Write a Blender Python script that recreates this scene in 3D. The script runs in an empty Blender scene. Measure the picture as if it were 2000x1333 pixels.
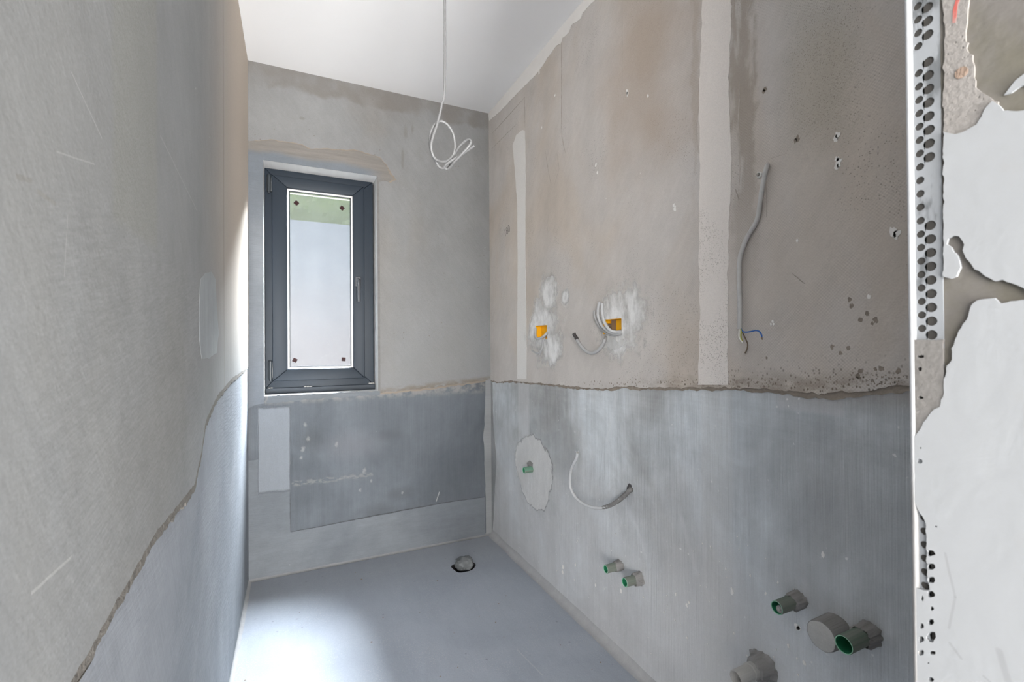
import bpy, bmesh, math, random
from mathutils import Vector, Matrix, noise as mn
from mathutils.geometry import tessellate_polygon
random.seed(7)
SC = bpy.context.scene
COL = SC.collection

# ------------------------------------------------------------------ camera
F, YAW, PITCH, ROLL = 908.15, .4395, .0069, -.0072
CAM = Vector((.2051, 0.0, 1.1706))
D, W, H = 2.6553, 1.3083, 2.6            # depth, width and height of the little room
XJ = .665                                # the door jamb's reveal plane
YB = -.05                                # outer face of the door wall
_r = Vector((math.cos(YAW), -math.sin(YAW), 0)); _f = Vector((math.sin(YAW), math.cos(YAW), 0)); _u = Vector((0, 0, 1))
_f2 = _f * math.cos(PITCH) + _u * math.sin(PITCH); _u2 = _u * math.cos(PITCH) - _f * math.sin(PITCH)
R3 = _r * math.cos(ROLL) + _u2 * math.sin(ROLL); U3 = _u2 * math.cos(ROLL) - _r * math.sin(ROLL)
cd = bpy.data.cameras.new('camera'); cam = bpy.data.objects.new('camera', cd); COL.objects.link(cam)
cd.sensor_width = 36; cd.lens = F * 36 / 2000; cd.clip_start = .01
cd.dof.use_dof = True; cd.dof.focus_distance = 2.2; cd.dof.aperture_fstop = 13
m = Matrix((R3, U3, -_f2)).transposed().to_4x4(); m.translation = CAM
cam.matrix_world = m
SC.camera = cam
SC.cycles.adaptive_threshold = .02

# ------------------------------------------------------------------ light and exposure
SC.view_settings.view_transform = 'Standard'; SC.view_settings.look = 'None'
SC.view_settings.exposure = 0.0; SC.view_settings.gamma = 1.0; SC.view_settings.use_curve_mapping = False
wd = bpy.data.worlds.new('sky'); SC.world = wd; wd.use_nodes = True
bg = wd.node_tree.nodes['Background']; bg.inputs[0].default_value = (.80, .90, 1.0, 1); bg.inputs[1].default_value = 4.0

def sun(name, d, energy, angle, col):
    l = bpy.data.lights.new(name, 'SUN'); l.energy = energy; l.angle = math.radians(angle); l.color = col
    o = bpy.data.objects.new(name, l); COL.objects.link(o)
    o.rotation_euler = Vector(d).to_track_quat('-Z', 'Y').to_euler(); o.location = (0, 6, 6)
def area(name, loc, d, sx, sy, power, col):
    l = bpy.data.lights.new(name, 'AREA'); l.shape = 'RECTANGLE'; l.size = sx; l.size_y = sy; l.energy = power; l.color = col
    o = bpy.data.objects.new(name, l); COL.objects.link(o); o.location = loc
    o.rotation_euler = Vector(d).to_track_quat('-Z', 'Y').to_euler()
sun('sun', (-.48, -.50, -.715), 225.0, 60, (.90, .95, 1.0))
area('far_fill_in_outer_room', (-2.25, -5.2, 1.4), (.44, 1, 0), 3.6, 2.4, 660, (1.0, .975, .94))  # added fill lamp, stands in for unseen windows far behind the camera
area('low_fill_in_outer_room', (.55, -1.7, .55), (0, 1, .45), .7, 1.0, 235, (1.0, .985, .96))  # added fill lamp floating behind the camera, tilted up to brighten the ceiling

# ------------------------------------------------------------------ helpers: picture point to wall point
def ray(px, py): return _f2_ray(px, py)
def _f2_ray(px, py): return _f2 * F + R3 * (px - 1000) - U3 * (py - 666.5)
def P(px, py, ax, v):
    d = ray(px, py); return CAM + d * ((v - CAM[ax]) / d[ax])
def RW(px, py, off=0): p = P(px, py, 0, W - off); return (p.y, p.z)
def LW(px, py): p = P(px, py, 0, 0); return (p.y, p.z)
def BW(px, py): p = P(px, py, 1, D); return (p.x, p.z)
def JW(px, py): p = P(px, py, 0, XJ); return (p.y, p.z)
def FL(px, py): p = P(px, py, 2, 0); return (p.x, p.y)

# ------------------------------------------------------------------ helpers: node graphs
class S:
    def __init__(s, g, k): s.g, s.k = g, k
    def __add__(s, o): return s.g.m('ADD', s, o)
    __radd__ = __add__
    def __sub__(s, o): return s.g.m('SUBTRACT', s, o)
    def __rsub__(s, o): return s.g.m('SUBTRACT', o, s)
    def __mul__(s, o): return s.g.m('MULTIPLY', s, o)
    __rmul__ = __mul__
    def __truediv__(s, o): return s.g.m('DIVIDE', s, o)
class G:
    def __init__(s, name, axes='yz'):
        s.mat = bpy.data.materials.new(name); s.mat.use_nodes = True
        s.t = s.mat.node_tree; s.t.nodes.clear()
        s.out = s.t.nodes.new('ShaderNodeOutputMaterial'); s.b = s.t.nodes.new('ShaderNodeBsdfPrincipled')
        s.t.links.new(s.b.outputs[0], s.out.inputs[0])
        tc = s.t.nodes.new('ShaderNodeTexCoord'); sp = s.t.nodes.new('ShaderNodeSeparateXYZ')
        s.t.links.new(tc.outputs['Object'], sp.inputs[0])
        s.x, s.y, s.z = [S(s, sp.outputs[i]) for i in range(3)]
        s.u, s.v = getattr(s, axes[0]), getattr(s, axes[1])
    def put(s, sock, v):
        if isinstance(v, S): s.t.links.new(v.k, sock)
        elif isinstance(v, (tuple, list)): sock.default_value = (*v[:3], 1) if len(sock.default_value) == 4 else v
        else: sock.default_value = v
    def m(s, op, a, b=None, c=None):
        n = s.t.nodes.new('ShaderNodeMath'); n.operation = op
        for i, q in enumerate((a, b, c)):
            if q is not None: s.put(n.inputs[i], q)
        return S(s, n.outputs[0])
    def vec(s, a, b, c=0):
        n = s.t.nodes.new('ShaderNodeCombineXYZ')
        for i, q in enumerate((a, b, c)): s.put(n.inputs[i], q)
        return S(s, n.outputs[0])
    def noise(s, su, sv=None, seed=0, det=3, rough=.55, dist=0, u=None, v=None):
        sv = su if sv is None else sv
        n = s.t.nodes.new('ShaderNodeTexNoise')
        s.put(n.inputs['Vector'], s.vec((u or s.u) * su, (v or s.v) * sv, seed * 7.31))
        n.inputs['Scale'].default_value = 1; n.inputs['Detail'].default_value = det
        n.inputs['Roughness'].default_value = rough; n.inputs['Distortion'].default_value = dist
        return S(s, n.outputs[0])
    def vor(s, sc, seed=0, feature='F1', u=None, v=None):
        n = s.t.nodes.new('ShaderNodeTexVoronoi'); n.feature = feature
        s.put(n.inputs['Vector'], s.vec((u or s.u) * sc, (v or s.v) * sc, seed * 3.7)); n.inputs['Scale'].default_value = 1
        return S(s, n.outputs['Distance'])
    def ss(s, a, b, x):
        n = s.t.nodes.new('ShaderNodeMapRange'); n.interpolation_type = 'SMOOTHSTEP'
        if a > b: n.inputs['From Min'].default_value, n.inputs['From Max'].default_value = b, a; n.inputs['To Min'].default_value = 1; n.inputs['To Max'].default_value = 0
        else: n.inputs['From Min'].default_value, n.inputs['From Max'].default_value = a, b
        s.put(n.inputs['Value'], x); return S(s, n.outputs[0])
    def rect(s, u0, u1, v0, v1, soft=.01, amp=0, fr=12, seed=0):
        u, v = s.u, s.v
        if amp: u = u + (s.noise(fr, seed=seed + .3) - .5) * amp; v = v + (s.noise(fr, seed=seed + .7) - .5) * amp
        return s.ss(u0 - soft, u0 + soft, u) * s.ss(u1 + soft, u1 - soft, u) * s.ss(v0 - soft, v0 + soft, v) * s.ss(v1 + soft, v1 - soft, v)
    def ell(s, cu, cv, ru, rv, inner=.6, amp=0, fr=14, seed=0):
        a = (s.u - cu) / ru; b = (s.v - cv) / rv
        d = s.m('SQRT', a * a + b * b)
        if amp: d = d + (s.noise(fr, seed=seed, det=4) - .5) * amp
        return s.ss(1.0, inner, d)
    def seg(s, A, B, w, amp=0):
        u, v = s.u, s.v
        if amp: u = u + (s.noise(30, seed=A[0]) - .5) * amp; v = v + (s.noise(30, seed=B[1] + 4) - .5) * amp
        dx, dy = B[0] - A[0], B[1] - A[1]; L2 = dx * dx + dy * dy
        t = s.m('MINIMUM', s.m('MAXIMUM', ((u - A[0]) * dx + (v - A[1]) * dy) / L2, 0.0), 1.0)
        ex = u - A[0] - t * dx; ey = v - A[1] - t * dy
        return s.ss(w, w * .35, s.m('SQRT', ex * ex + ey * ey))
    def mix(s, f, a, b, mode='MIX'):
        n = s.t.nodes.new('ShaderNodeMixRGB'); n.blend_type = mode
        for i, q in enumerate((f, a, b)): s.put(n.inputs[i], q)
        return S(s, n.outputs[0])
    def gain(s, c, k):            # multiply a colour by a scalar socket
        n = s.t.nodes.new('ShaderNodeVectorMath'); n.operation = 'SCALE'
        s.put(n.inputs[0], c); s.put(n.inputs['Scale'], k); return S(s, n.outputs[0])
    def done(s, col, rough=.9, h=None, dist=.002, strength=.6, metal=0, spec=.3):
        s.put(s.b.inputs['Base Color'], col); s.put(s.b.inputs['Roughness'], rough); s.b.inputs['Metallic'].default_value = metal
        s.b.inputs['Specular IOR Level'].default_value = spec
        if h is not None:
            n = s.t.nodes.new('ShaderNodeBump'); n.inputs['Distance'].default_value = dist; n.inputs['Strength'].default_value = strength
            s.put(n.inputs['Height'], h); s.t.links.new(n.outputs[0], s.b.inputs['Normal'])
        return s.mat

def lin(r, g, b, k=1.0):
    def c(v): v /= 255; return (v / 12.92 if v <= .04045 else ((v + .055) / 1.055) ** 2.4)
    return (c(r) * k, c(g) * k, c(b) * k)

# ------------------------------------------------------------------ helpers: objects and meshes
def obj(name, bm, mat, parent=None, smooth=False):
    me = bpy.data.meshes.new(name)
    if parent is not None:
        off = parent.location.copy(); q = parent.parent
        while q is not None: off += q.location; q = q.parent
        bmesh.ops.translate(bm, verts=bm.verts, vec=-off)
    bm.to_mesh(me); bm.free(); me.materials.append(mat)
    if smooth:
        for p in me.polygons: p.use_smooth = True
        try: me.set_sharp_from_angle(angle=math.radians(40))
        except Exception: pass
    o = bpy.data.objects.new(name, me); COL.objects.link(o)
    if parent is not None: o.parent = parent
    return o
def thing(name, label, cat, loc, group=None):
    o = bpy.data.objects.new(name, None); COL.objects.link(o); o.location = loc; o.empty_display_size = .05
    o['label'] = label; o['category'] = cat
    if group: o['group'] = group
    return o
def tag(o, label, cat, group=None):
    o['label'] = label; o['category'] = cat
    if group: o['group'] = group
    return o
def struct(o, kind='structure'): o['kind'] = kind; return o

def place(ax, c, a, b): return Vector((c, a, b)) if ax == 0 else Vector((a, c, b)) if ax == 1 else Vector((a, b, c))
def sheet_bm(bm, outline, holes, ax, c, nrm, thick=0.0):
    """a flat layer on plane (axis ax at c), facing nrm along that axis, standing thick proud of the plane"""
    loops = [list(outline)] + [list(h) for h in holes]
    flat = [q for l in loops for q in l]
    tris = tessellate_polygon([[Vector((q[0], q[1], 0)) for q in l] for l in loops])
    front = [bm.verts.new(place(ax, c + nrm * thick, *q)) for q in flat]
    want = place(ax, nrm, 0, 0)
    for t in tris:
        vs = [front[i] for i in t]
        n = (vs[1].co - vs[0].co).cross(vs[2].co - vs[0].co)
        if n.dot(want) < 0: vs.reverse()
        try: bm.faces.new(vs)
        except ValueError: pass
    if thick:
        back = [bm.verts.new(place(ax, c, *q)) for q in flat]; k = 0
        for l in loops:
            n = len(l)
            for i in range(n):
                a, b = k + i, k + (i + 1) % n
                try: bm.faces.new((front[a], front[b], back[b], back[a]))
                except ValueError: pass
            k += n
    return bm
def sheet(name, outline, ax, c, nrm, thick, mat, parent=None, holes=()):
    return obj(name, sheet_bm(bmesh.new(), outline, holes, ax, c, nrm, thick), mat, parent)
def rag(pts, amp=.006, step=.012, seed=0, freq=25, fix=True):
    """resample an open path and roughen it"""
    out = []
    for i in range(len(pts) - 1):
        a, b = Vector((*pts[i], 0)), Vector((*pts[i + 1], 0)); L = (b - a).length; n = max(1, int(L / step))
        for k in range(n): out.append(a.lerp(b, k / n))
    out.append(Vector((*pts[-1], 0))); res = []
    for i, p in enumerate(out):
        if fix and i in (0, len(out) - 1): res.append((p.x, p.y)); continue
        q = Vector((p.x * freq, p.y * freq, seed * 5.3))
        dx = mn.noise(q) + .5 * mn.noise(q * 2.7) + .35 * mn.noise(q * 6.1); q.z += 31.7
        dy = mn.noise(q) + .5 * mn.noise(q * 2.7) + .35 * mn.noise(q * 6.1)
        res.append((p.x + dx * amp, p.y + dy * amp))
    return res
def blob(pts, **k): return rag(list(pts) + [pts[0]], fix=False, **k)[:-1]
def box_bm(bm, lo, hi, bev=0.0):
    r = bmesh.ops.create_cube(bm, size=1.0); vs = r['verts']
    c = (Vector(lo) + Vector(hi)) / 2; d = Vector(hi) - Vector(lo)
    for v in vs: v.co = Vector((v.co.x * d.x, v.co.y * d.y, v.co.z * d.z)) + c
    if bev: bmesh.ops.bevel(bm, geom=list({e for v in vs for e in v.link_edges}), offset=bev, segments=2, affect='EDGES', profile=.6)
    return bm
def catmull(pts, n=6):
    q = [pts[0] * 2 - pts[1]] + pts + [pts[-1] * 2 - pts[-2]]; out = []
    for i in range(1, len(q) - 2):
        a, b, c, d = q[i - 1:i + 3]
        for k in range(n):
            t = k / n
            out.append(.5 * ((2 * b) + (c - a) * t + (2 * a - 5 * b + 4 * c - d) * t * t + (3 * b - a - 3 * c + d) * t ** 3))
    out.append(pts[-1]); return out
def tube_bm(bm, pts, r, sides=10, n=6, rough=0, hollow=0):
    pts = catmull([Vector(p) for p in pts], n) if n > 1 else [Vector(p) for p in pts]
    rings = []; t0 = (pts[1] - pts[0]).normalized(); up = t0.orthogonal().normalized()
    for i, p in enumerate(pts):
        t = (pts[min(i + 1, len(pts) - 1)] - pts[max(i - 1, 0)]).normalized()
        up = (up - t * up.dot(t)).normalized(); s = t.cross(up)
        rr = r(i / (len(pts) - 1)) if callable(r) else r
        ring = []
        for k in range(sides):
            a = 2 * math.pi * k / sides
            d = up * math.cos(a) + s * math.sin(a); q = rr
            if rough: q = rr * (1 + rough * mn.noise((p + d * rr) * 160))
            ring.append(bm.verts.new(p + d * q))
        rings.append(ring)
    for a, b in zip(rings, rings[1:]):
        for k in range(sides): bm.faces.new((a[k], a[(k + 1) % sides], b[(k + 1) % sides], b[k]))
    bm.faces.new(list(reversed(rings[0])))
    if hollow:                      # cut end shows the inside of the sheath
        e = rings[-1]; c = pts[-1]; t = (pts[-1] - pts[-2]).normalized()
        i1 = [bm.verts.new(c + (v.co - c) * hollow) for v in e]; i2 = [bm.verts.new(v.co - t * .01) for v in i1]
        for k in range(sides):
            j = (k + 1) % sides
            bm.faces.new((e[k], e[j], i1[j], i1[k])); bm.faces.new((i1[k], i1[j], i2[j], i2[k]))
        bm.faces.new(i2)
    else: bm.faces.new(rings[-1])
    bmesh.ops.recalc_face_normals(bm, faces=bm.faces)
    return bm
def lathe_x(bm, c, prof, sides=28, jit=0):
    """revolve (x offset, radius) about the x axis through c"""
    rings = []
    for dx, r in prof:
        if r < 1e-6: rings.append([bm.verts.new(c + Vector((dx, 0, 0)))]); continue
        ring = []
        for k in range(sides):
            a = 2 * math.pi * k / sides
            q = r * (1 + jit * (mn.noise(Vector((math.cos(a) * 2.2, math.sin(a) * 2.2, dx * 90 + c.y * 9))) + .5 * mn.noise(Vector((math.cos(a) * 6, math.sin(a) * 6, dx * 200 + c.z * 9)))))
            ring.append(bm.verts.new(c + Vector((dx + jit * .02 * mn.noise(Vector((a * 2, dx * 50, c.z * 9))), math.cos(a) * q, math.sin(a) * q))))
        rings.append(ring)
    for a, b in zip(rings, rings[1:]):
        for k in range(sides):
            j = (k + 1) % sides
            if len(a) == 1 and len(b) == 1: continue
            if len(a) == 1: bm.faces.new((a[0], b[k], b[j]))
            elif len(b) == 1: bm.faces.new((a[k], a[j], b[0]))
            else: bm.faces.new((a[k], a[j], b[j], b[k]))
    bmesh.ops.recalc_face_normals(bm, faces=bm.faces)
    return bm

# ------------------------------------------------------------------ materials: plasters
def flecks(g, col, seed=0, dens=.62, sc=55, c=(.72, .72, .70)):
    """small splashes of paint and gypsum"""
    f = g.ss(.17, .10, g.vor(sc, seed, u=g.u + (g.noise(60, seed=seed) - .5) * .02, v=g.v * .7)) * g.ss(dens, dens + .05, g.noise(9, seed=seed + 2.2, det=4))
    return g.mix(f * .75, col, c)
def grain(g, col, a=.12, sc=330):
    n = g.noise(sc, det=2, seed=9.1)
    return g.gain(col, n * (2 * a) + (1 - a))

def upper_render(name, axes, tan, grey, k=1.0, marks=None, pits=.5, relief=.55):
    g = G(name, axes)
    big = g.noise(1.7, 1.1, seed=1, det=4, dist=.6)
    col = g.mix(g.ss(.46, .68, big), grey, tan)
    st = g.noise(9, .7, seed=2, det=3); col = g.gain(col, st * .22 + .89)             # up and down trowel streaks
    cl = g.noise(5, 4, seed=3, det=4, rough=.7); col = g.gain(col, cl * .34 + .83)
    diag = g.noise(60, 7, seed=4, det=2, u=g.u * .8 + g.v * .6, v=g.v * .8 - g.u * .6)
    col = g.gain(col, diag * .12 + .94)
    pit = g.ss(.26, .12, g.vor(150, 2)) * g.ss(.50, .62, g.noise(4.5, 3, seed=6, det=4))
    col = g.mix(pit * pits, col, (.10, .085, .075))
    h = cl * 1.6 + diag * .8 + g.noise(150, seed=7, det=1) * .7
    if marks: col = marks(g, col, h)[0]
    col = grain(g, flecks(g, col, 3, .66))
    return g.done(g.gain(col, k), .92, h, .0022, relief)

def slurry(name, axes, c1, c2, k=1.0, marks=None, vert=True, fl=.60, streak=.42):
    """brushed cement sealing coat"""
    g = G(name, axes)
    a = g.noise(2.0, 1.6, seed=11, det=5, dist=.4); col = g.mix(g.ss(.36, .64, a), c1, c2)
    s1 = g.noise(240 if vert else 16, 5 if vert else 130, seed=12, det=3); s2 = g.noise(38 if vert else 5, 2.2 if vert else 28, seed=13, det=4)
    col = g.gain(col, s1 * streak * .62 + (1 - streak * .31)); col = g.gain(col, s2 * streak + (1 - streak * .5))
    cl = g.noise(7, seed=14, det=4, rough=.7); col = g.gain(col, cl * .44 + .78)
    h = s1 * 1.4 + cl * 1.2
    if marks: col = marks(g, col, h)[0]
    col = grain(g, flecks(g, col, 8, fl, 60), .10)
    return g.done(g.gain(col, k), .82, h, .0022, .6)

TAN, GREY = (.48, .425, .37), (.495, .465, .438)
# marks on the upper right wall (y, z): pencilled level lines, cracks, chase edges, splashes
def marks_right(g, col, h):
    a, b = RW(1478, 300)[0], RW(1432, 300)[0]
    edge = g.rect(a, b, .9, 2.7, .010, .07, 16, 4) * g.ss(1.2, 1.75, g.v); ed2 = g.ss(.36, .50, g.noise(26, 5, seed=44, det=4)); col = g.mix(edge * ed2 * .75, col, (.33, .285, .24)); h = h - edge * g.noise(190, seed=3, det=2)        # torn margin of the wide chase
    a, b = RW(1368, 100)[0], RW(1354, 100)[0]
    edge = g.rect(a, b, .9, 2.7, .008, .06, 16, 5) * g.ss(1.4, 1.9, g.v); col = g.mix(edge * ed2 * .5, col, (.36, .30, .245))
    ry, rz = RW(1600, 120); t = g.ell(ry, rz, .14, .32, .3, .7, 9, 6); sp = g.ss(.30, .14, g.vor(230, 5))
    col = g.mix(t * .4, col, (.33, .31, .255)); col = g.mix(t * sp * .5, col, (.12, .105, .09))
    tq = RW(1262, 110); tw = g.ell(tq[0], tq[1], .36, .62, .05, 1.3, 4, 23); col = g.mix(tw * .85, col, (.40, .33, .27))
    # weave of the reinforcing mesh showing through
    mesh = g.m('SINE', g.u * 820.0) * g.m('SINE', g.v * 820.0); mm = g.ss(1.5, .75, g.u) * g.ss(.36, .62, g.noise(5, 6, seed=33, det=3))
    col = g.gain(col, mesh * mm * .09 + 1.0); h = h + mesh * mm * .6
    # ragged little tears above the joint
    zj = 1.065 - (g.u - .65) * .062
    tz = g.ss(.10, .0, g.v - zj) * g.ss(1.35, .75, g.u); col = g.mix(tz * g.ss(.33, .12, g.vor(110, 4, v=g.v * .7)) * .8, col, (.085, .065, .05))
    brown = g.ss(.055, .0, g.v - zj) * g.ss(1.5, .9, g.u); col = g.mix(brown * g.ss(.35, .65, g.noise(16, 40, seed=21, det=4)) * .6, col, (.21, .165, .125))
    return col, h
M_RU = upper_render('warm_grey_render', 'yz', TAN, GREY, 1.0, marks_right, .55)

def marks_left(g, col, h):
    def line(a, b, w, c, amt=.4, amp=.004):
        nonlocal col, h
        f = g.seg(LW(*a), LW(*b), w, amp); col = g.mix(f * amt, col, c); h = h + f
    lt = (.44, .435, .42)
    line((130, 140), (152, 188), .0012, lt, .4, .001); line((152, 188), (190, 268), .0014, lt, .35, .001); line((122, 420), (115, 540), .001, lt, .35, .001)
    line((50, 1160), (128, 1090), .0022, lt, .4, .004); line((100, 295), (175, 320), .0013, lt, .3, .002); line((308, 265), (380, 410), .0022, lt, .22, .001)
    line((20, 345), (48, 352), .0035, (.16, .14, .12), .3, .006); line((62, 372), (95, 395), .003, (.2, .18, .15), .25, .006)
    a, b = LW(212, 100)[0], LW(300, 100)[0]
    sand = g.rect(a, b, 1.33, 2.7, .012, .02, 12, 3); col = g.mix(sand * .30, col, (.25, .25, .215)); sp = g.ss(.5, .25, g.vor(420, 3)); col = g.mix(sand * sp * .3, col, (.14, .135, .115)); h = h - sand * sp * .6
    rows = g.noise(34, 260, seed=31, det=2, u=g.u + g.v * .15, v=g.v - g.u * .22)          # comb like trowel rows
    rm = g.rect(.55, 1.35, .86, 1.33, .08, .1, 6, 2); col = g.gain(col, (rows - .5) * rm * .42 + 1.0); h = h + rows * rm * 1.3
    far = g.ss(1.25, 2.3, g.u) * g.ss(.95, 1.5, g.v); col = g.mix(far * .9, col, (.60, .515, .43))  # tan plaster; extra brightness from the window is put into its colour
    cr = LW(434, 300)[0]; f = g.rect(cr - .012, cr + .006, 1.0, 2.7, .004, .012, 20, 8); col = g.mix(f * .35, col, (.17, .15, .13))
    return col, h
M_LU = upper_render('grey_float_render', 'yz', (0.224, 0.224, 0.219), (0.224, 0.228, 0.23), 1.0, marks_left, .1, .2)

def marks_back(g, col, h):
    top = H - .045 - g.noise(8, seed=3, det=4) * .12; f = g.ss(-.012, .02, g.v - top) * g.ss(.35, .6, g.noise(4, seed=5)); col = g.mix(f * .55, col, (.16, .14, .12))
    low = g.ss(1.9, 1.2, g.v) * g.ss(.58, .8, g.u); col = g.mix(low * .5, col, (.27, .276, .282))
    for (p, r) in (((792, 260), (.016, .05)), ((805, 255), (.012, .035)), ((590, 232), (.02, .012)), ((786, 310), (.012, .09))):
        q = BW(*p); f = g.ell(q[0], q[1], r[0], r[1], .2, 1.0, 40, p[0]); col = g.mix(f * .45, col, (.17, .155, .14))
    jz = .905 + (g.u - .634) * .072; f = g.ss(.035, .0, g.v - jz); col = g.mix(f * g.ss(.3, .6, g.noise(20, 50, seed=25, det=4)) * .8, col, (.18, .145, .11))
    pit = g.ss(.16, .08, g.vor(38, 7)) * g.ss(.55, .62, g.noise(6, seed=16)); col = g.mix(pit * .6, col, (.16, .14, .12))
    return col, h
M_BU = upper_render('pale_grey_render', 'xz', (.232, .225, .216), (.236, .237, .237), 1.0, marks_back, .25)

SL1, SL2 = (.34, .342, .338), (.505, .535, .555)
def marks_slr(g, col, h):
    pt = g.noise(3.2, 2.2, seed=47, det=4, rough=.7, dist=.9); col = g.gain(col, g.ss(.34, .68, pt) * .26 + .85)
    hz = g.noise(3, 95, seed=48, det=3); col = g.gain(col, (hz - .5) * g.ss(.80, .95, g.v) * .20 + 1.04)
    sp = g.ss(.22, .08, g.vor(115, 12)) * g.ss(.70, .25, g.v); col = g.mix(sp * g.ss(.42, .6, g.noise(7, seed=46)) * .55, col, (.72, .72, .71))
    dust = g.ss(.95, .12, g.v + (g.noise(3, seed=41, det=5) - .5) * .9); col = g.mix(dust * .5, col, (.58, .58, .59))
    d2 = g.ell(.95, .28, .55, .42, .2, .8, 5, 17); col = g.mix(d2 * .5, col, (.62, .62, .62))
    dk = g.ell(.55, .80, .42, .36, .2, .6, 5, 19); col = g.mix(dk * .4, col, (.24, .235, .23))
    a, b = RW(1430, 850)[0], RW(1370, 850)[0]; st = g.rect(a, b, -.1, 1.2, .008, .01, 10, 3); col = g.mix(st * .25, col, (.52, .51, .49))
    a, b = RW(1034, 800)[0], RW(1012, 800)[0]; st = g.rect(a, b, .62, 1.0, .008, .01, 10, 3); col = g.mix(st * .4, col, (.56, .56, .56))
    for p, w in ((((1088, 1000), (1100, 1130)), .006), (((1135, 790), (1138, 880)), .006), (((1205, 770), (1185, 860)), .012), (((1240, 1020), (1262, 1090)), .010), (((1330, 1010), (1360, 1120)), .012)):
        f = g.seg(RW(*p[0]), RW(*p[1]), w, .006); col = g.mix(f * .16, col, (.66, .66, .66)); h = h + f * .6
    lt = g.rect(RW(1648, 780)[0], RW(1520, 780)[0], 1.005, 1.045, .006, .01, 25, 6); col = g.mix(lt * .5, col, (.55, .55, .56))
    zj = 1.065 - (g.u - .65) * .062; bn = g.ss(-.07, -.01, g.v - zj) * g.ss(1.0, .5, g.u); col = g.mix(bn * .6, col, (.22, .185, .155))
    return col, h
M_RL = slurry('brushed_sealing_coat', 'yz', SL1, SL2, 1.0, marks_slr, True, .57, .46)
def marks_sll(g, col, h):
    d = g.noise(230, 7, seed=51, det=3, u=g.u * .9 + g.v * .43, v=g.v * .9 - g.u * .43); col = g.gain(col, d * .34 + .83); h = h + d * .8
    return col, h
M_LL = slurry('brushed_sealing_coat_left', 'yz', (0.19, 0.203, 0.225), (0.257, 0.272, 0.297), 1.0, marks_sll, False, .66, .12)
def marks_slb(g, col, h):
    for (p, r) in (((610, 860), (.10, .10)), ((740, 1000), (.16, .07)), ((760, 850), (.12, .05)), ((780, 965), (.13, .06))):
        q = BW(*p); f = g.ell(q[0], q[1], r[0], r[1], .1, .5, 8, p[0]); col = g.mix(f * .45, col, (.075, .08, .085))
    q = BW(690, 870); f = g.ell(q[0], q[1], .22, .12, .1, .5, 8, 6); col = g.mix(f * .45, col, (.19, .195, .215))
    f = g.seg(BW(575, 945), BW(725, 928), .018, .02) * g.ss(.42, .6, g.noise(30, 60, seed=3, det=4)); col = g.mix(f * .5, col, (.27, .265, .255))
    for (p, s) in (((596, 830), .012), ((602, 858), .012), ((592, 878), .014), ((588, 895), .010), ((563, 905), .012), ((657, 868), .012), ((712, 920), .014), ((703, 958), .010), ((786, 963), .009), ((725, 940), .009)):
        q = BW(*p); f = g.ell(q[0], q[1], s, s * 1.5, .2, 1.3, 90, p[0] * .1); col = g.mix(f * .45, col, (.36, .36, .35))
    f = g.seg(BW(852, 980), BW(858, 962), .004, .003); col = g.mix(f * .6, col, (.45, .445, .43))
    up = g.ss(.86, .90, g.v) * g.ss(.35, .6, g.noise(25, seed=6, det=4)); col = g.mix(up * .5, col, (.36, .34, .31))
    return col, h
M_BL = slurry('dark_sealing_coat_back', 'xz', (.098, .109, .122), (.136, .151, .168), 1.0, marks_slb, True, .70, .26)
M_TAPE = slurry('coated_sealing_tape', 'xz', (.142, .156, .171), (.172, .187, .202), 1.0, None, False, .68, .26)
M_TAPEV = slurry('coated_sealing_tape_upright', 'yz', (.25, .258, .262), (.31, .315, .318), 1.0, None, True, .75, .2)
M_BLUEP = slurry('pale_bluish_coat', 'xz', (.28, .30, .325), (.31, .328, .35), 1.0, None, True, .8, .14)
def marks_lint(g, col, h):
    br = g.ss(2.135, 2.17, g.v + (g.noise(6, seed=4) - .5) * .05) + g.ss(.55, .68, g.u); br = g.m('MINIMUM', br, 1.0)
    s = g.noise(6, 60, seed=8, det=3); col = g.mix(br * .8, col, g.gain((.215, .192, .168), s * .6 + .7))
    return col, h
M_LINT = slurry('grey_lintel_plaster', 'xz', (.155, .173, .195), (.181, .197, .218), 1.0, marks_lint, False, .9, .12)

def gyps(name, axes, c1, c2, h0=.5):
    g = G(name, axes); n = g.noise(45, 16, seed=61, det=5, rough=.65); col = g.mix(n, c1, c2)
    return g.done(grain(g, col), .9, n * 3 + g.noise(120, seed=4) * .6, .003, .7)
M_GYP = gyps('pale_gypsum', 'yz', (.42, .415, .40), (.66, .66, .655))
M_GYPL = gyps('pale_gypsum_low', 'yz', (.40, .40, .395), (.56, .555, .545))
def chase(name, base, rough_dark):
    g = G(name, 'yz'); n = g.noise(4, 2, seed=71, det=5); col = g.mix(n, g_dim(base, .88), base)
    p = g.ss(.32, .14, g.vor(210, 6)) * g.ss(1.75, 1.45, g.v) * g.ss(.42, .6, g.noise(9, seed=7, det=4)); col = g.mix(p * rough_dark, col, (.30, .26, .225))
    return g.done(grain(g, col, .14, 420), .95, g.noise(160, seed=8, det=3) - p, .0025, .6)
def g_dim(c, k): return tuple(q * k for q in c)
M_CH1 = chase('chase_filler', (.70, .68, .65), .3)
M_CH2 = chase('wide_chase_filler', (.74, .69, .645), .75)
g = G('dark_mortar', 'yz'); n = g.noise(60, seed=5, det=5); M_MORT = g.done(g.mix(n, (.17, .145, .12), (.34, .29, .24)), .95, n, .006, .8)
g = G('dark_mortar_left', 'yz'); n = g.noise(60, seed=5, det=5); M_MORTL = g.done(g.mix(n, (.085, .076, .066), (.21, .195, .175)), .95, n, .006, .8)
g = G('grey_mortar', 'yz'); n = g.noise(70, seed=5, det=5); M_COLLAR = g.done(g.mix(n, (.17, .162, .155), (.36, .352, .345)), .95, n, .006, .9)
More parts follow.
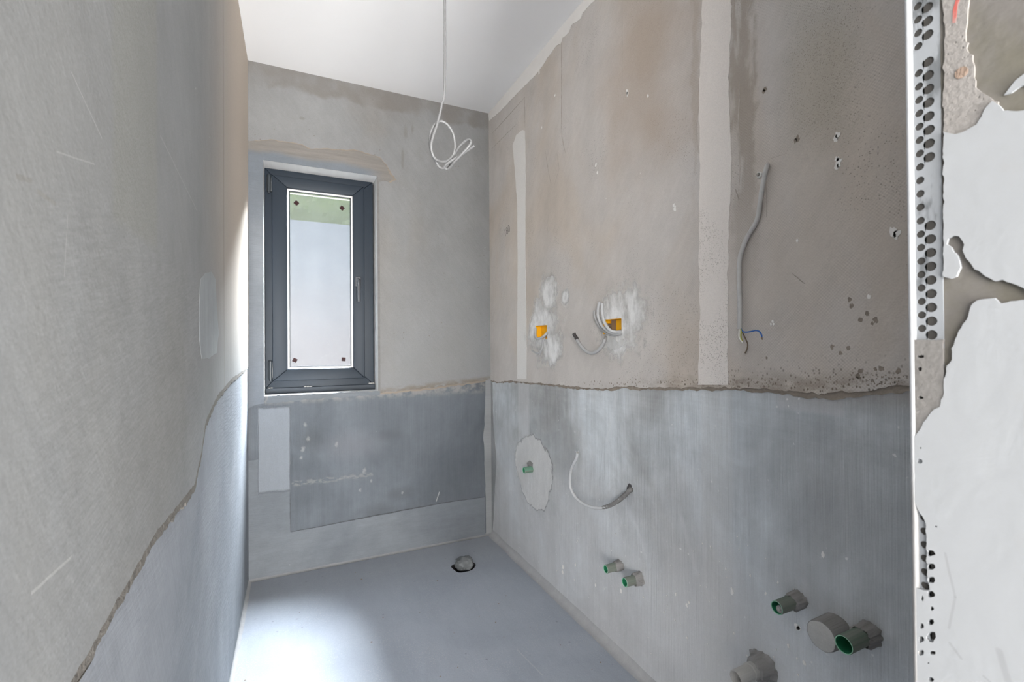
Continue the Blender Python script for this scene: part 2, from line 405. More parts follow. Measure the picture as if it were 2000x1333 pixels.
g = G('ceiling_paint', 'xy'); n = g.noise(3, seed=1, det=4); M_CEIL = g.done(g.gain((.895, .895, .905), n * .04 + .98), .85, g.noise(90, seed=4) * .5, .001, .3)
g = G('white_wall_paint', 'yz'); n = g.noise(20, seed=1, det=4); M_WPAINT = g.done(g.gain((.74, .72, .69), n * .1 + .95), .85, n, .002, .4)
g = G('reveal_plaster', 'xz'); n = g.noise(30, seed=1, det=4); M_REV = g.done(g.gain((.60, .60, .60), n * .2 + .9), .85, n, .002, .5)
def marks_floor(g, col, h):
    return col, h
g = G('screed', 'xy')
a = g.noise(2.2, seed=1, det=5, dist=.5); col = g.mix(g.ss(.35, .65, a), (.30, .327, .372), (.346, .374, .42))
sw = g.noise(22, 4, seed=3, det=4, dist=1.0); col = g.gain(col, sw * .14 + .93)
sp = g.ss(.30, .15, g.vor(150, 3)) * g.ss(.45, .6, g.noise(6, seed=6)); col = g.mix(sp * .6, col, (.46, .46, .47))
dk = g.ss(.10, .05, g.vor(16, 9)) * g.ss(.52, .56, g.noise(5, seed=8)); col = g.mix(dk * .35, col, (.10, .10, .10))
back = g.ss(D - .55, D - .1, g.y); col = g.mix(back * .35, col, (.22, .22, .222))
f = g.seg(FL(1010, 1270), FL(1060, 1320), .003, .002); col = g.mix(f * .4, col, (.5, .5, .5))
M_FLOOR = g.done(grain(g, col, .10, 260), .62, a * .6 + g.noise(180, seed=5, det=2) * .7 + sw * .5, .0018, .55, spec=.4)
g = G('cove_mortar', 'xy'); n = g.noise(30, seed=2, det=5); M_COVE = g.done(grain(g, g.mix(n, (.30, .30, .305), (.40, .40, .40))), .85, n, .003, .6)

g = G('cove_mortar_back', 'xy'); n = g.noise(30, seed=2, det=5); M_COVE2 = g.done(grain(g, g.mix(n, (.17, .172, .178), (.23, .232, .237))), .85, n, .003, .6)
# jamb materials
g = G('jamb_brown_render', 'yz'); n = g.noise(18, 14, seed=2, det=5); n2 = g.noise(60, seed=3, det=3)
M_JB = g.done(grain(g, g.mix(g.ss(.38, .62, n), (.118, .108, .086), (.134, .123, .112)), .08, 500), .9, n2, .0015, .5)
g = G('jamb_sandy_render', 'yz'); n = g.noise(330, seed=2, det=3); pit = g.ss(.24, .1, g.vor(260, 3)) * g.ss(.45, .6, g.noise(50, seed=1))
M_JS = g.done(g.mix(pit * .6, g.gain((.215, .20, .185), n * .5 + .75), (.13, .118, .105)), .95, n - pit, .0012, .5)
g = G('jamb_cover_render', 'yz'); n = g.noise(170, seed=2, det=4)
M_JC = g.done(g.gain((.155, .146, .136), n * .3 + .85), .92, n, .0012, .6)
g = G('skim_coat', 'yz'); n = g.noise(25, 18, seed=1, det=4, dist=.8); col = g.gain((.275, .281, .286), n * .09 + .955)
st = g.ss(.60, .72, g.noise(14, 10, seed=6, det=3)); col = g.mix(st * .30, col, (.255, .235, .205))
tl = g.ss(.09, .03, g.vor(36, 4, v=g.v * .6)) * g.ss(.52, .6, g.noise(30, seed=5)) * .35; col = g.mix(tl, col, (.24, .235, .225))
for a, b, w in (((1850, 1080), (1868, 1165), .0012), ((1868, 1165), (1856, 1225), .0012), ((1858, 1255), (1880, 1285), .0014), ((1955, 1270), (1975, 1333), .003), ((1925, 1320), (1940, 1333), .0012)):
    f = g.seg(JW(*a), JW(*b), w, .002); col = g.mix(f * .45, col, (.2, .2, .2))
M_SKIM = g.done(col, .85, n * 1.5 + g.noise(120, seed=9) * .4, .0008, .3)
g = G('galvanised_bead', 'yz'); n = g.noise(60, 14, seed=2, det=4)
sm = g.ss(.50, .62, g.noise(55, 22, seed=5, det=4) + g.ss(1.42, 1.30, g.z) * .25 - .02); col = g.mix(sm * .85, g.gain((.115, .121, .125), n * .5 + .75), (.25, .26, .27))
M_BEAD = g.done(col, g.m('MAXIMUM', sm * .8, .48), n * .6 + sm * .6, .001, .4, spec=.5)
g = G('bead_nose', 'yz'); n = g.noise(80, 30, seed=2, det=4); dirt = g.ss(1.10, 1.02, g.z)
M_NOSE = g.done(g.mix(dirt * .75, g.gain((.42, .425, .43), n * .2 + .9), g.gain((.2, .19, .178), n * .6 + .7)), .6, n, .001, .4)
g = G('painted_hole_shade', 'yz'); M_HOLESHADE = g.done(g.gain((.045, .042, .038), g.noise(90, seed=1, det=3) * .6 + .7), .95)  # shade behind the bead's perforations, put into the colour
g = G('red_crayon', 'yz'); M_RED = g.done(g.mix(g.ss(.35, .6, g.noise(150, 60, seed=1)), (.30, .20, .18), (.36, .075, .06)), .8)

# window, cable and pipe materials
g = G('anthracite_foil', 'xz'); n = g.noise(900, 40, seed=1); M_FR = g.done(g.gain((.022, .031, .043), n * .2 + .9), .50, n, .0003, .3, spec=.28)
g = G('dark_hinge', 'xz'); M_HINGE = g.done((.035, .042, .048), .35, spec=.5)
g = G('handle_grey', 'xz'); M_HAND = g.done((.11, .115, .125), .28, metal=.6)
g = G('bright_spacer', 'xz'); M_SPACER = g.done((.82, .80, .79), .3, metal=.0)
g = G('maroon_pad', 'xz'); M_PAD = g.done((.03, .006, .007), .6)
def cable_mat(name, c, rough=.45, dirt=.3):
    g = G(name, 'yz'); n = g.noise(60, 60, seed=2, det=4); col = g.mix(g.ss(.52, .7, n) * dirt, c, g_dim(c, .62))
    return g.done(col, rough, n * .3, .0006, .3, spec=.4)
M_CAB = cable_mat('grey_cable_sheath', (.36, .36, .36)); M_CABW = cable_mat('pale_cable_sheath', (.46, .465, .47)); M_CABG = cable_mat('grey_beige_sheath', (.50, .49, .475)); M_CABC = cable_mat('ceiling_cable_sheath', (.17, .17, .17))
M_CABD = cable_mat('mortar_smeared_sheath', (.17, .165, .16), .85, .6)
g = G('copper_dark', 'yz'); M_CORE = g.done((.055, .05, .05), .5)
g = G('blue_core', 'yz'); M_BLUE = g.done((.035, .13, .42), .4)
g = G('earth_core', 'yz'); M_EARTH = g.done((.42, .42, .10), .4)
g = G('white_core', 'yz'); M_WCORE = g.done((.74, .73, .70), .4)
g = G('brown_core', 'yz'); M_BROWN = g.done((.20, .14, .09), .5)
def pipe_mat(name, c, dusty):
    g = G(name, 'yz'); n = g.noise(50, 40, seed=3, det=5); d = g.ss(.60 - dusty, .80 - dusty, n)
    return g.done(g.mix(d * .8, c, (.20, .20, .18)), .55, n, .001, .4)
M_PIPE = pipe_mat('green_pipe', (.045, .27, .155), .15); M_PIPED = pipe_mat('dusty_green_pipe', (.055, .125, .08), .20); M_PIPEIN = pipe_mat('green_pipe_bore', (.015, .16, .075), -.2)
M_LIP = pipe_mat('green_pipe_lip', (.30, .56, .40), -.1)
g = G('stub_cap', 'yz'); n = g.noise(60, seed=3, det=5); M_CAP = g.done(grain(g, g.mix(n, (.36, .35, .33), (.47, .46, .44))), .9, n, .003, .5)
g = G('yellow_box', 'yz'); n = g.noise(40, seed=3, det=4); M_YEL = g.done(g.mix(g.ss(.5, .8, n) * .4, (.90, .49, .015), (.55, .33, .05)), .45)
g = G('steel', 'yz'); M_STEEL = g.done((.42, .40, .36), .4, metal=.7)
g = G('grey_rag', 'xy'); n = g.noise(40, seed=3, det=5); M_RAG = g.done(grain(g, g.mix(n, (.095, .102, .105), (.17, .178, .182)), .15, 600), .95, n, .004, .6)
g = G('drain_dark', 'xy'); M_DRAIN = g.done((.035, .035, .036), .7)
g = G('garden_wall_render', 'xz'); a = g.noise(1.1, seed=2, det=4); M_GW = g.done(g.mix(g.ss(1.0, 2.1, g.z + (a - .5) * .8), (.165, .145, .145), (.135, .139, .15)), .95)
g = G('hedge_leaf', 'xz'); a = g.noise(9, seed=2, det=4); M_HEDGE = g.done(g.mix(a, (.06, .08, .03), (.11, .13, .06)), .8)
g = G('outside_paving', 'xy'); M_OUT = g.done(g.gain((.06, .057, .052), g.noise(3, seed=2) * .3 + .85), .95)

# obscure glass: thin patterned pane that scatters part of the light and lets part pass
g = G('obscure_glass', 'xz'); t = g.t
fine = g.noise(420, seed=3, det=2); ch = g.noise(14, 9, seed=6, det=4)
tr = t.nodes.new('ShaderNodeBsdfTransparent'); g.put(tr.inputs[0], g.gain((.93, .95, .96), fine * .5 + .70))
tl = t.nodes.new('ShaderNodeBsdfTranslucent'); g.put(tl.inputs[0], g.gain((.88, .90, .92), fine * .9 + .5))
gl = t.nodes.new('ShaderNodeBsdfGlossy'); gl.inputs['Roughness'].default_value = .22; gl.inputs[0].default_value = (.9, .9, .9, 1)
bp = t.nodes.new('ShaderNodeBump'); bp.inputs['Distance'].default_value = .002; bp.inputs['Strength'].default_value = .6; g.put(bp.inputs['Height'], fine)
t.links.new(bp.outputs[0], gl.inputs['Normal'])
m1 = t.nodes.new('ShaderNodeMixShader'); g.put(m1.inputs[0], g.ss(.3, .75, ch) * .002 + .0015); t.links.new(tr.outputs[0], m1.inputs[1]); t.links.new(tl.outputs[0], m1.inputs[2])
m2 = t.nodes.new('ShaderNodeMixShader'); m2.inputs[0].default_value = .05; t.links.new(m1.outputs[0], m2.inputs[1]); t.links.new(gl.outputs[0], m2.inputs[2])
t.links.new(m2.outputs[0], g.out.inputs[0]); M_GLASS = g.mat

# ------------------------------------------------------------------ the room shell
WX0, WX1, WZ0, WZ1 = .0705, .630, .917, 2.112         # window opening in the back wall
FY = D + .110                                         # face of the fixed frame
bL = (RW(1048, 637), RW(1071, 662)); bR = (RW(1180, 625), RW(1217, 652))
def rect2(a, b): return [(min(a[0], b[0]), min(a[1], b[1])), (max(a[0], b[0]), min(a[1], b[1])), (max(a[0], b[0]), max(a[1], b[1])), (min(a[0], b[0]), max(a[1], b[1]))]
HB = [rect2(*bL), rect2(*bR)]

# floor with the drain opening
dc = FL(905, 1108)
drain = [(dc[0] + .062 * math.cos(a) * (1 + .12 * math.sin(3 * a + 1)), dc[1] + .062 * math.sin(a) * (1 + .1 * math.cos(2 * a))) for a in [i * math.tau / 28 for i in range(28)]]
floor = struct(sheet('floor', [(-5.2, -6.4), (3.2, -6.4), (3.2, D), (-5.2, D)], 2, 0, 1, 0, M_FLOOR, None, [drain]))
bm = bmesh.new(); n = len(drain)
top = [bm.verts.new((x, y, 0)) for x, y in drain]; bot = [bm.verts.new((x, y, -.12)) for x, y in drain]
for i in range(n): bm.faces.new((top[i], top[(i + 1) % n], bot[(i + 1) % n], bot[i]))
bm.faces.new(bot); bmesh.ops.recalc_face_normals(bm, faces=bm.faces); bmesh.ops.reverse_faces(bm, faces=bm.faces)
obj('drain_sleeve', bm, M_DRAIN, floor)
bm = bmesh.new()
for i in range(40):
    x, y = random.uniform(.03, W - .06), random.uniform(1.0, D - .06); s = random.uniform(.0015, .0038)
    r = bmesh.ops.create_icosphere(bm, subdivisions=1, radius=s)
    for v in r['verts']: v.co = Vector((v.co.x * random.uniform(.7, 1.6) + x, v.co.y * random.uniform(.7, 1.5) + y, v.co.z * .6 + s * .45))
struct(obj('grit', bm, M_MORT, floor), 'stuff')

ceiling = struct(sheet('ceiling', [(-5.2, -6.4), (3.2, -6.4), (3.2, D + .3), (-5.2, D + .3)], 2, H, -1, 0, M_CEIL))

# right wall: sealing coat below, render above with the ragged joint
YR = .02
wr = struct(sheet('wall_right', [(YR, 0), (D, 0), (D, H), (YR, H)], 0, W, -1, 0, M_RL, None, HB))
joint_px = [(957, 742), (972, 746), (1000, 744), (1040, 748), (1075, 750), (1110, 754), (1150, 758), (1185, 760), (1215, 754), (1250, 757), (1300, 758), (1365, 757), (1430, 757), (1500, 761), (1560, 766), (1620, 768), (1680, 764), (1730, 756), (1778, 751)]
jr = [RW(*q) for q in joint_px] + [(YR, 1.10)]
jrag = rag(jr, .0055, .007, 2, 45)
sheet('upper_render', [(D, H)] + jrag + [(YR, H)], 0, W, -1, .005, M_RU, wr, HB)
# dark mortar showing under the torn edge of the render
low = [(p[0], p[1] - .008 - .012 * max(0, mn.noise(Vector((p[0] * 7, 3, 0)))) - (.003 if p[0] < .75 else 0)) for p in jr]
sheet('joint_mortar', [(p[0], p[1] + .02) for p in jr] + list(reversed(rag(low, .006, .009, 5, 40))), 0, W, -1, .0018, M_MORT, wr)
# cracks, pencilled level lines, splashes and pockmarks of the render
def crack(name, par, pts, w, mat, ax, c, nrm, amp=.002, seed=0, th=.0003):
    """a thin ragged strip along a path of wall points; w tapers to the ends"""
    a = rag(pts, amp, .008, seed, 30); L = []; R = []
    for i, p in enumerate(a):
        q0, q1 = a[max(0, i - 1)], a[min(len(a) - 1, i + 1)]; d = Vector((q1[0] - q0[0], q1[1] - q0[1])); d.normalize()
        k = w * (.35 + .65 * math.sin(math.pi * (i + .3) / (len(a) - .4))) * (1 + .7 * mn.noise(Vector((i * .9, seed, 3))))
        k = max(k, w * .15); L.append((p[0] - d.y * k, p[1] + d.x * k)); R.append((p[0] + d.y * k, p[1] - d.x * k))
    return sheet(name, L + list(reversed(R)), ax, c, nrm, th, mat, par)
g = G('crack_shadow', 'yz'); M_CRACK = g.done(g.gain((.30, .265, .23), g.noise(80, seed=2) * .8 + .6), .95)
g = G('soft_groove', 'yz'); M_GROOVE = g.done(g.gain((.42, .375, .335), g.noise(80, seed=2) * .6 + .7), .95)
for i, (pts, w, mt) in enumerate(((((962, 262), (995, 226), (1027, 190)), .0018, M_CRACK), (((962, 291), (1010, 243)), .0016, M_CRACK), (((1098, 78), (1099, 170), (1098, 262)), .0016, M_CRACK), (((1098, 262), (1102, 280), (1106, 300)), .003, M_GROOVE),
        (((1217, -30), (1217, 80), (1217, 165)), .0018, M_GROOVE), (((1066, 292), (1072, 330), (1080, 372)), .003, M_GROOVE), (((1026, 190), (1027, 250)), .0016, M_CRACK), (((1090, 300), (1094, 330), (1084, 365)), .002, M_GROOVE),
        (((1447, 160), (1444, 250), (1448, 330), (1445, 372)), .0022, M_GROOVE), (((1366, 165), (1368, 200), (1362, 250), (1367, 300)), .0022, M_GROOVE), (((1439, 370), (1446, 392)), .0016, M_CRACK), (((1499, 342), (1500, 425)), .002, M_GROOVE), (((1470, 0), (1462, 30), (1455, 45)), .002, M_GROOVE),
        (((1074, 420), (1070, 440), (1072, 455)), .002, M_GROOVE), (((1550, 535), (1575, 555)), .0012, M_CRACK), (((1505, 312), (1540, 300)), .001, M_GROOVE))):
    crack('crack', wr, [RW(*q) for q in pts], w, mt, 0, W - .005, -1, .0015, i)
def spots(name, par, lst, conv, ax, c, nrm, mat, th, asp=1.5, seed=0):
    bm = bmesh.new()
    for i, (px, py, s) in enumerate(lst):
        q = conv(px, py); n = 14; o = []
        for k in range(n):
            a = math.tau * k / n; rr = s * (1 + .75 * mn.noise(Vector((math.cos(a) * 1.7, math.sin(a) * 1.7, px * .37 + seed))))
            o.append((q[0] + rr * math.cos(a), q[1] + rr * asp * math.sin(a)))
        sheet_bm(bm, o, [], ax, c, nrm, th)
    return struct(obj(name, bm, mat, par), 'stuff')
spots('paint_splashes', wr, [(1635, 272, .005), (1639, 266, .005), (1638, 312, .004), (1641, 318, .006), (1637, 327, .004), (1748, 453, .006), (1754, 457, .006), (1750, 461, .003), (1512, 628, .003), (1509, 634, .0025), (1514, 634, .0025), (1227, 179, .007), (1228, 184, .005), (1166, 322, .005), (1169, 338, .004), (1319, 402, .004), (1321, 409, .005), (1086, 187, .004), (1268, 188, .004), (1060, 250, .004), (1700, 580, .003), (1560, 470, .003)], RW, 0, W - .005, -1, M_WPAINT, .0012)
rl_ = random.Random(11)
spots('paint_splashes', wr, [(1100, 1108, .007), (1099, 1118, .006), (1163, 1144, .004), (1124, 1104, .004), (1213, 1155, .005), (1430, 1158, .005), (1429, 1151, .003), (1556, 1224, .006), (1560, 1228, .004), (1342, 1183, .004), (1346, 1178, .003), (1257, 1167, .003), (1320, 1162, .003), (1608, 1084, .004), (1496, 1160, .003), (1571, 1296, .004), (1540, 1262, .003)] + [(rl_.uniform(1080, 1560), rl_.uniform(1040, 1320), rl_.uniform(.0008, .0022)) for _ in range(70)], RW, 0, W, -1, M_WPAINT, .0012, 1.6, 9)
rr_ = random.Random(3); pk = [(1560, 272, .0055), (1556, 276, .004), (1497, 175, .006), (1494, 180, .004), (1697, 613, .0045), (1683, 625, .004), (1712, 627, .0055), (1706, 632, .003), (1662, 585, .004), (1666, 597, .004), (1660, 680, .004), (1628, 678, .004), (1644, 690, .004), (1678, 735, .005), (1683, 725, .004), (1712, 722, .0035), (1725, 720, .004), (1757, 725, .004), (1405, 322, .007), (1408, 318, .005), (1500, 700, .003)]
pk += [(1500 + 275 * rr_.random() ** .6, 744 + rr_.gauss(0, 7), rr_.uniform(.0006, .0017)) for _ in range(130)] + [(rr_.uniform(1130, 1520), 748 + rr_.gauss(0, 4), rr_.uniform(.001, .0026)) for _ in range(120)]
spots('pockmarks', wr, pk, RW, 0, W - .005, -1, M_MORT, .0002, 1.3, 5)
# white ceiling paint lapping onto the wall
edge = [(957, 236), (970, 226), (985, 212), (1000, 195), (1030, 165), (1052, 143), (1057, 135), (1064, 125), (1090, 88), (1097, 86), (1100, 75), (1112, 66), (1118, 50), (1136, 38), (1140, 26), (1165, 0), (1185, -22)]
ep = rag([RW(*q) for q in edge] + [(YR, H - .045)], .004, .008, 8, 40)
sheet('ceiling_paint_lap', [(D, H)] + ep + [(YR, H)], 0, W - .005, -1, .0015, M_WPAINT, wr)
q = RW(1055, 141); sheet('paint_drip', blob([(q[0] - .005, q[1] + .011), (q[0] + .006, q[1] + .008), (q[0] + .004, q[1] - .012), (q[0] - .004, q[1] - .01)], amp=.002, step=.004, seed=3, freq=120), 0, W - .005, -1, .002, M_WPAINT, wr)
# plastered-up chases
def chase_strip(name, left, right, mat, th, seed, amp=.005):
    a = rag([RW(*q) for q in left], amp, .012, seed, 30); b = rag([RW(*q) for q in right], amp, .012, seed + 1, 30)
    return sheet(name, a + list(reversed(b)), 0, W - .005, -1, th, mat, wr)
chase_strip('chase_filler', [(1022, 254), (1010, 265), (1003, 285), (1007, 330), (1012, 400), (1013, 520), (1012, 640), (1012, 741)], [(1027, 256), (1028, 300), (1028, 500), (1030, 640), (1030, 741)], M_CH1, .0012, 3, .003)
chase_strip('chase_filler', [(1376, -60), (1372, 90), (1368, 200), (1370, 330), (1368, 500), (1370, 640), (1366, 752)], [(1432, -60), (1430, 60), (1426, 180), (1432, 300), (1428, 420), (1424, 520), (1424, 640), (1425, 752)], M_CH2, .0016, 7, .004)
# gypsum smears round the wall boxes
def wash(name, ax, axes, lobes, c1, c2, seed, c, nrm, par, holes=(), th=.0012, edge=.25, rough=1.5, fr=16, square=False, solid=False):
    """a thin wash of plaster that thins out at its edges: union of ellipses (u, v, ru, rv)"""
    g = G(name, axes); w1 = (g.noise(fr, fr * .6, seed=seed, det=5, rough=.65) - .5); d = None
    for (u, v, ru, rv) in lobes:
        a_ = (g.u - u) / ru; b_ = (g.v - v) / rv; q = g.m('MAXIMUM', g.m('ABSOLUTE', a_), g.m('ABSOLUTE', b_)) if square else g.m('SQRT', a_ * a_ + b_ * b_); d = q if d is None else g.m('MINIMUM', d, q)
    n = g.noise(38, 13, seed=seed + 1, det=5, rough=.7)
    al = g.ss(1.0, edge, d + w1 * rough) * ((g.ss(.25, .55, n) * .4 + .6) if not solid else 1.0)
    g.done(grain(g, g.mix(n, c1, c2)), .9, n * 3, .003, .4); g.put(g.b.inputs['Alpha'], al)
    u0 = min(l[0] - l[2] * 1.15 for l in lobes); u1 = max(l[0] + l[2] * 1.15 for l in lobes); v0 = min(l[1] - l[3] * 1.15 for l in lobes); v1 = max(l[1] + l[3] * 1.15 for l in lobes)
    return sheet(name, [(u0, v0), (u1, v0), (u1, v1), (u0, v1)], ax, c, nrm, th, g.mat, par, holes)
def lob(px, py, rx, ry, conv=RW):
    q = conv(px, py); e = conv(px + rx, py); t_ = conv(px, py - ry); return (q[0], q[1], abs(e[0] - q[0]), abs(t_[1] - q[1]))
C1_, C2_ = (.56, .555, .54), (.84, .84, .835)
wash('gypsum_smear', 0, 'yz', [lob(1060, 642, 40, 78), lob(1072, 575, 24, 52), lob(1078, 676, 30, 46)], C1_, C2_, 2, W - .005, -1, wr, [HB[0]], .0019)
wash('gypsum_smear', 0, 'yz', [lob(1107, 580, 11, 22)], C1_, C2_, 3, W - .005, -1, wr)
wash('gypsum_smear', 0, 'yz', [lob(1210, 630, 62, 78), lob(1240, 612, 36, 62), lob(1212, 668, 36, 34)], C1_, C2_, 5, W - .005, -1, wr, [HB[1]], .0019)
wash('fresh_mortar', 0, 'yz', [lob(1041, 912, 42, 62), lob(1044, 945, 32, 52)], (.46, .457, .45), (.62, .615, .605), 13, W, -1, wr, (), .003, .90, .55, 14, False, True)
def smear(pxs, seed, mat=None, th=.0025, amp=.008, lay=.005, name='gypsum_lump'):
    return sheet(name, blob([RW(*q) for q in pxs], amp=amp, step=.005, seed=seed, freq=60), 0, W - lay, -1, th, mat or M_GYP, wr)
smear([(1186, 668), (1198, 662), (1212, 667), (1226, 662), (1224, 672), (1210, 684), (1196, 682)], 9, th=.006, amp=.006)
smear([(1030, 905), (1036, 900), (1042, 906), (1042, 918), (1034, 922)], 4, M_COLLAR, .004, .004, 0, 'mortar_lump')
# sealing tape standing up the inner corner
a = rag([RW(962, 752), RW(964, 830), RW(970, 900), RW(966, 980), RW(962, 1046)], .004, .02, 3, 20)
sheet('sealing_tape', [(D, .95)] + a + [(D, 0)], 0, W, -1, .002, M_TAPEV, wr)

# left wall
YL = YB
wl_bm = sheet_bm(bmesh.new(), [(YL, 0), (D, 0), (D, H), (YL, H)], [], 0, 0, 1)
sheet_bm(wl_bm, [(-5.2, 0), (0, 0), (0, H), (-5.2, H)], [], 1, YL, -1)
wl = struct(obj('wall_left', wl_bm, M_LL))
jl = rag([(YL, .83), (.3, .832), (.609, .838), (.731, .852), (.927, .872), (1.241, .862), (1.330, .915), (1.40, .985), (1.62, 1.03), (1.95, 1.055), (2.537, 1.065), (D, 1.07)], .004, .009, 4, 38)
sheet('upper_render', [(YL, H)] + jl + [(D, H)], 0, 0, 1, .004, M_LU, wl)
pp = [(388, 545), (398, 532), (410, 532), (418, 545), (420, 600), (424, 650), (420, 690), (405, 700), (390, 702), (385, 660), (385, 590)]
crack('joint_mortar', wl, [(max(p[0], .3), p[1] - .004) for p in jl[25:-2]], .015, M_MORTL, 0, 0, 1, .004, 3, .0030)
sheet('filler_patch', blob([LW(*q) for q in pp], amp=.004, step=.012, seed=4, freq=30), 0, .004, 1, .0003, slurry('patch_filler', 'yz', (.265, .28, .288), (.32, .332, .34), 1.0, None, True, .9, .25), wl)

# the larger room the doorway opens from, behind the camera
bm = sheet_bm(bmesh.new(), [(-6.4, 0), (YL, 0), (YL, H), (-6.4, H)], [], 0, -5.2, 1); sheet_bm(bm, [(-6.4, 0), (YL, 0), (YL, H), (-6.4, H)], [], 0, 3.2, -1)
sheet_bm(bm, [(-5.2, 0), (3.2, 0), (3.2, H), (-5.2, H)], [], 1, -6.4, 1)
struct(obj('wall_outer_room', bm, M_CEIL))
# back wall with the window opening
hole = [(WX0, WZ0), (WX1, WZ0), (WX1, WZ1), (WX0, WZ1)]
wb_bm = sheet_bm(bmesh.new(), [(0, 0), (W, 0), (W, H), (0, H)], [hole], 1, D, -1)
sheet_bm(wb_bm, [(-3, -.1), (0, -.1), (0, H), (-3, H)], [], 1, D, -1); sheet_bm(wb_bm, [(W, -.1), (3.2, -.1), (3.2, H), (W, H)], [], 1, D, -1)
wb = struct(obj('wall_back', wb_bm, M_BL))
lint = [BW(*q) for q in [(487, 277), (505, 276), (520, 273), (560, 277), (590, 283), (610, 291), (650, 291), (690, 293), (720, 300), (742, 308), (755, 322), (764, 340), (774, 352), (762, 358), (752, 354)]]
lr = rag(lint, .005, .009, 6, 35)
jb = rag([(WX1 + .012, .905), BW(800, 762), BW(850, 757), BW(900, 750), BW(940, 744), (W, .955)], .004, .007, 9, 45)
sheet('upper_render', [(0, H)] + [(0, lr[0][1])] + lr[1:] + [(WX1 + .012, WZ1 - .03)] + jb + [(W, H)], 1, D, -1, .004, M_BU, wb)
# smoother plaster round the window: lintel patch, left jamb, thin right arris
sheet('lintel_plaster', [(0, lr[0][1] + .004)] + [(x - .004, z + .003) for x, z in lr[1:]] + [(WX1 + .012, WZ1 - .035), (WX1 + .012, .9), (WX1, .9), (WX1, WZ1), (WX0, WZ1), (WX0, WZ0 - .035), (.03, .875), (0, .86)], 1, D, -1, .0022, M_LINT, wb)
crack('torn_edge', wb, lr, .0045, M_MORT, 1, D, -1, .003, 4, .0036); crack('torn_edge', wb, [BW(*q) for q in ((752, 312), (762, 335), (772, 352), (760, 357))], .010, M_MORT, 1, D, -1, .004, 6, .0030)
sheet('joint_mortar', [(p[0], p[1] + .015) for p in jb] + list(reversed([(p[0], p[1] - .010 - .006 * mn.noise(Vector((p[0] * 30, 1, 0)))) for p in jb])), 1, D, -1, .0016, M_MORT, wb)
# reveal of the window opening
bm = bmesh.new(); y0, y1 = D - .002, D + .24
for a, b in zip(hole, hole[1:] + hole[:1]):
    vs = [bm.verts.new((a[0], y0, a[1])), bm.verts.new((b[0], y0, b[1])), bm.verts.new((b[0], y1, b[1])), bm.verts.new((a[0], y1, a[1]))]; bm.faces.new(vs)
obj('window_reveal', bm, M_REV, wb)
sp = rag([(WX0 + .02, WZ0), (WX1 + .01, WZ0 - .002)], .005, .01, 3, 40)
sheet('sill_plaster', sp + list(reversed(rag([(WX0 + .01, WZ0 - .035), (WX1 + .01, WZ0 - .022)], .006, .012, 7, 40))), 1, D, -1, .003, M_TAPE, wb)
# sealing tape bands with coat: along the floor, up both corners
bt = rag([(0, .215), (.19, .212), (.45, .222), (.75, .232), (1.0, .24), (1.262, .236)], .002, .03, 3, 10)
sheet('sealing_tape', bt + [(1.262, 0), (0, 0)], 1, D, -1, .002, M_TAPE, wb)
lt = rag([(.19, .212), (.186, .4), (.185, .5), (.188, .60)], .002, .03, 5, 10)
sheet('sealing_tape', [(0, .213)] + lt + [(.17, .62), (.03, .60), (0, .6)], 1, D, -1, .0017, M_TAPE, wb)
wash('pale_coat', 1, 'xz', [(.115, .645, .075, .225)], (.195, .212, .235), (.225, .242, .265), 5, D, -1, wb, (), .0019, .90, .12, 9, True, True)
rt = rag([(1.268, .235), (1.262, .4), (1.255, .6), (1.268, .8), (1.272, .95)], .004, .02, 8, 16)
sheet('sealing_tape', rt + [(W, .95), (W, .0), (1.268, 0)], 1, D, -1, .002, M_TAPEV, wb)
g = G('band_edge', 'xz'); M_EDGE = g.done(g.gain((.075, .08, .085), g.noise(60, seed=2) * .7 + .65), .9)
crack('band_edge', wb, [(x, z + .001) for x, z in bt if x > .185], .0028, M_EDGE, 1, D, -1, .0008, 3, .0022)
crack('band_edge', wb, [(.189, .213), (.187, .30), (.187, .42)], .0018, M_EDGE, 1, D, -1, .0008, 5, .0021)
# coves where the walls meet the floor
def cove(name, A, B, n_in, r, seed, mat=None):
    bm = bmesh.new(); A, B = Vector(A), Vector(B); n_in = Vector(n_in); rows = []
    N = 90
    for i in range(N + 1):
        p = A.lerp(B, i / N); rr = r * (1 + .22 * mn.noise(Vector((i * .17, seed, 0)))); ring = []
        for k in range(6):
            a = math.pi / 2 * k / 5
            ring.append(bm.verts.new(p + n_in * rr * (1 - math.sin(a)) + Vector((0, 0, rr * (1 - math.cos(a)) + .0008))))
        rows.append(ring)
    for a, b in zip(rows, rows[1:]):
        for k in range(5): bm.faces.new((a[k], a[k + 1], b[k + 1], b[k]))
    bmesh.ops.recalc_face_normals(bm, faces=bm.faces)
    return struct(obj(name, bm, mat or M_COVE, None, True))
cove('trim_1', (W, D, 0), (W, .4, 0), (-1, 0, 0), .030, 1)
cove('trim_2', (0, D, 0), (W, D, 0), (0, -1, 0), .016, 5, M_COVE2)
cove('trim_3', (0, D, 0), (0, .3, 0), (1, 0, 0), .014, 9)

# front wall: the right-hand jamb of the doorway, its reveal faces the camera's left
YE = JW(1786, 700)[0]
bm = sheet_bm(bmesh.new(), [(YB, 0), (YE, 0), (YE, H), (YB, H)], [], 0, XJ, -1)
sheet_bm(bm, [(XJ, 0), (3.2, 0), (3.2, H), (XJ, H)], [], 1, YB, -1); sheet_bm(bm, [(XJ, 0), (W, 0), (W, H), (XJ, H)], [], 1, YE, 1)
wf = struct(obj('wall_front', bm, M_JB))
ybe = JW(1845, 700)[0]                                  # back edge of the bead flange
T1 = .0016
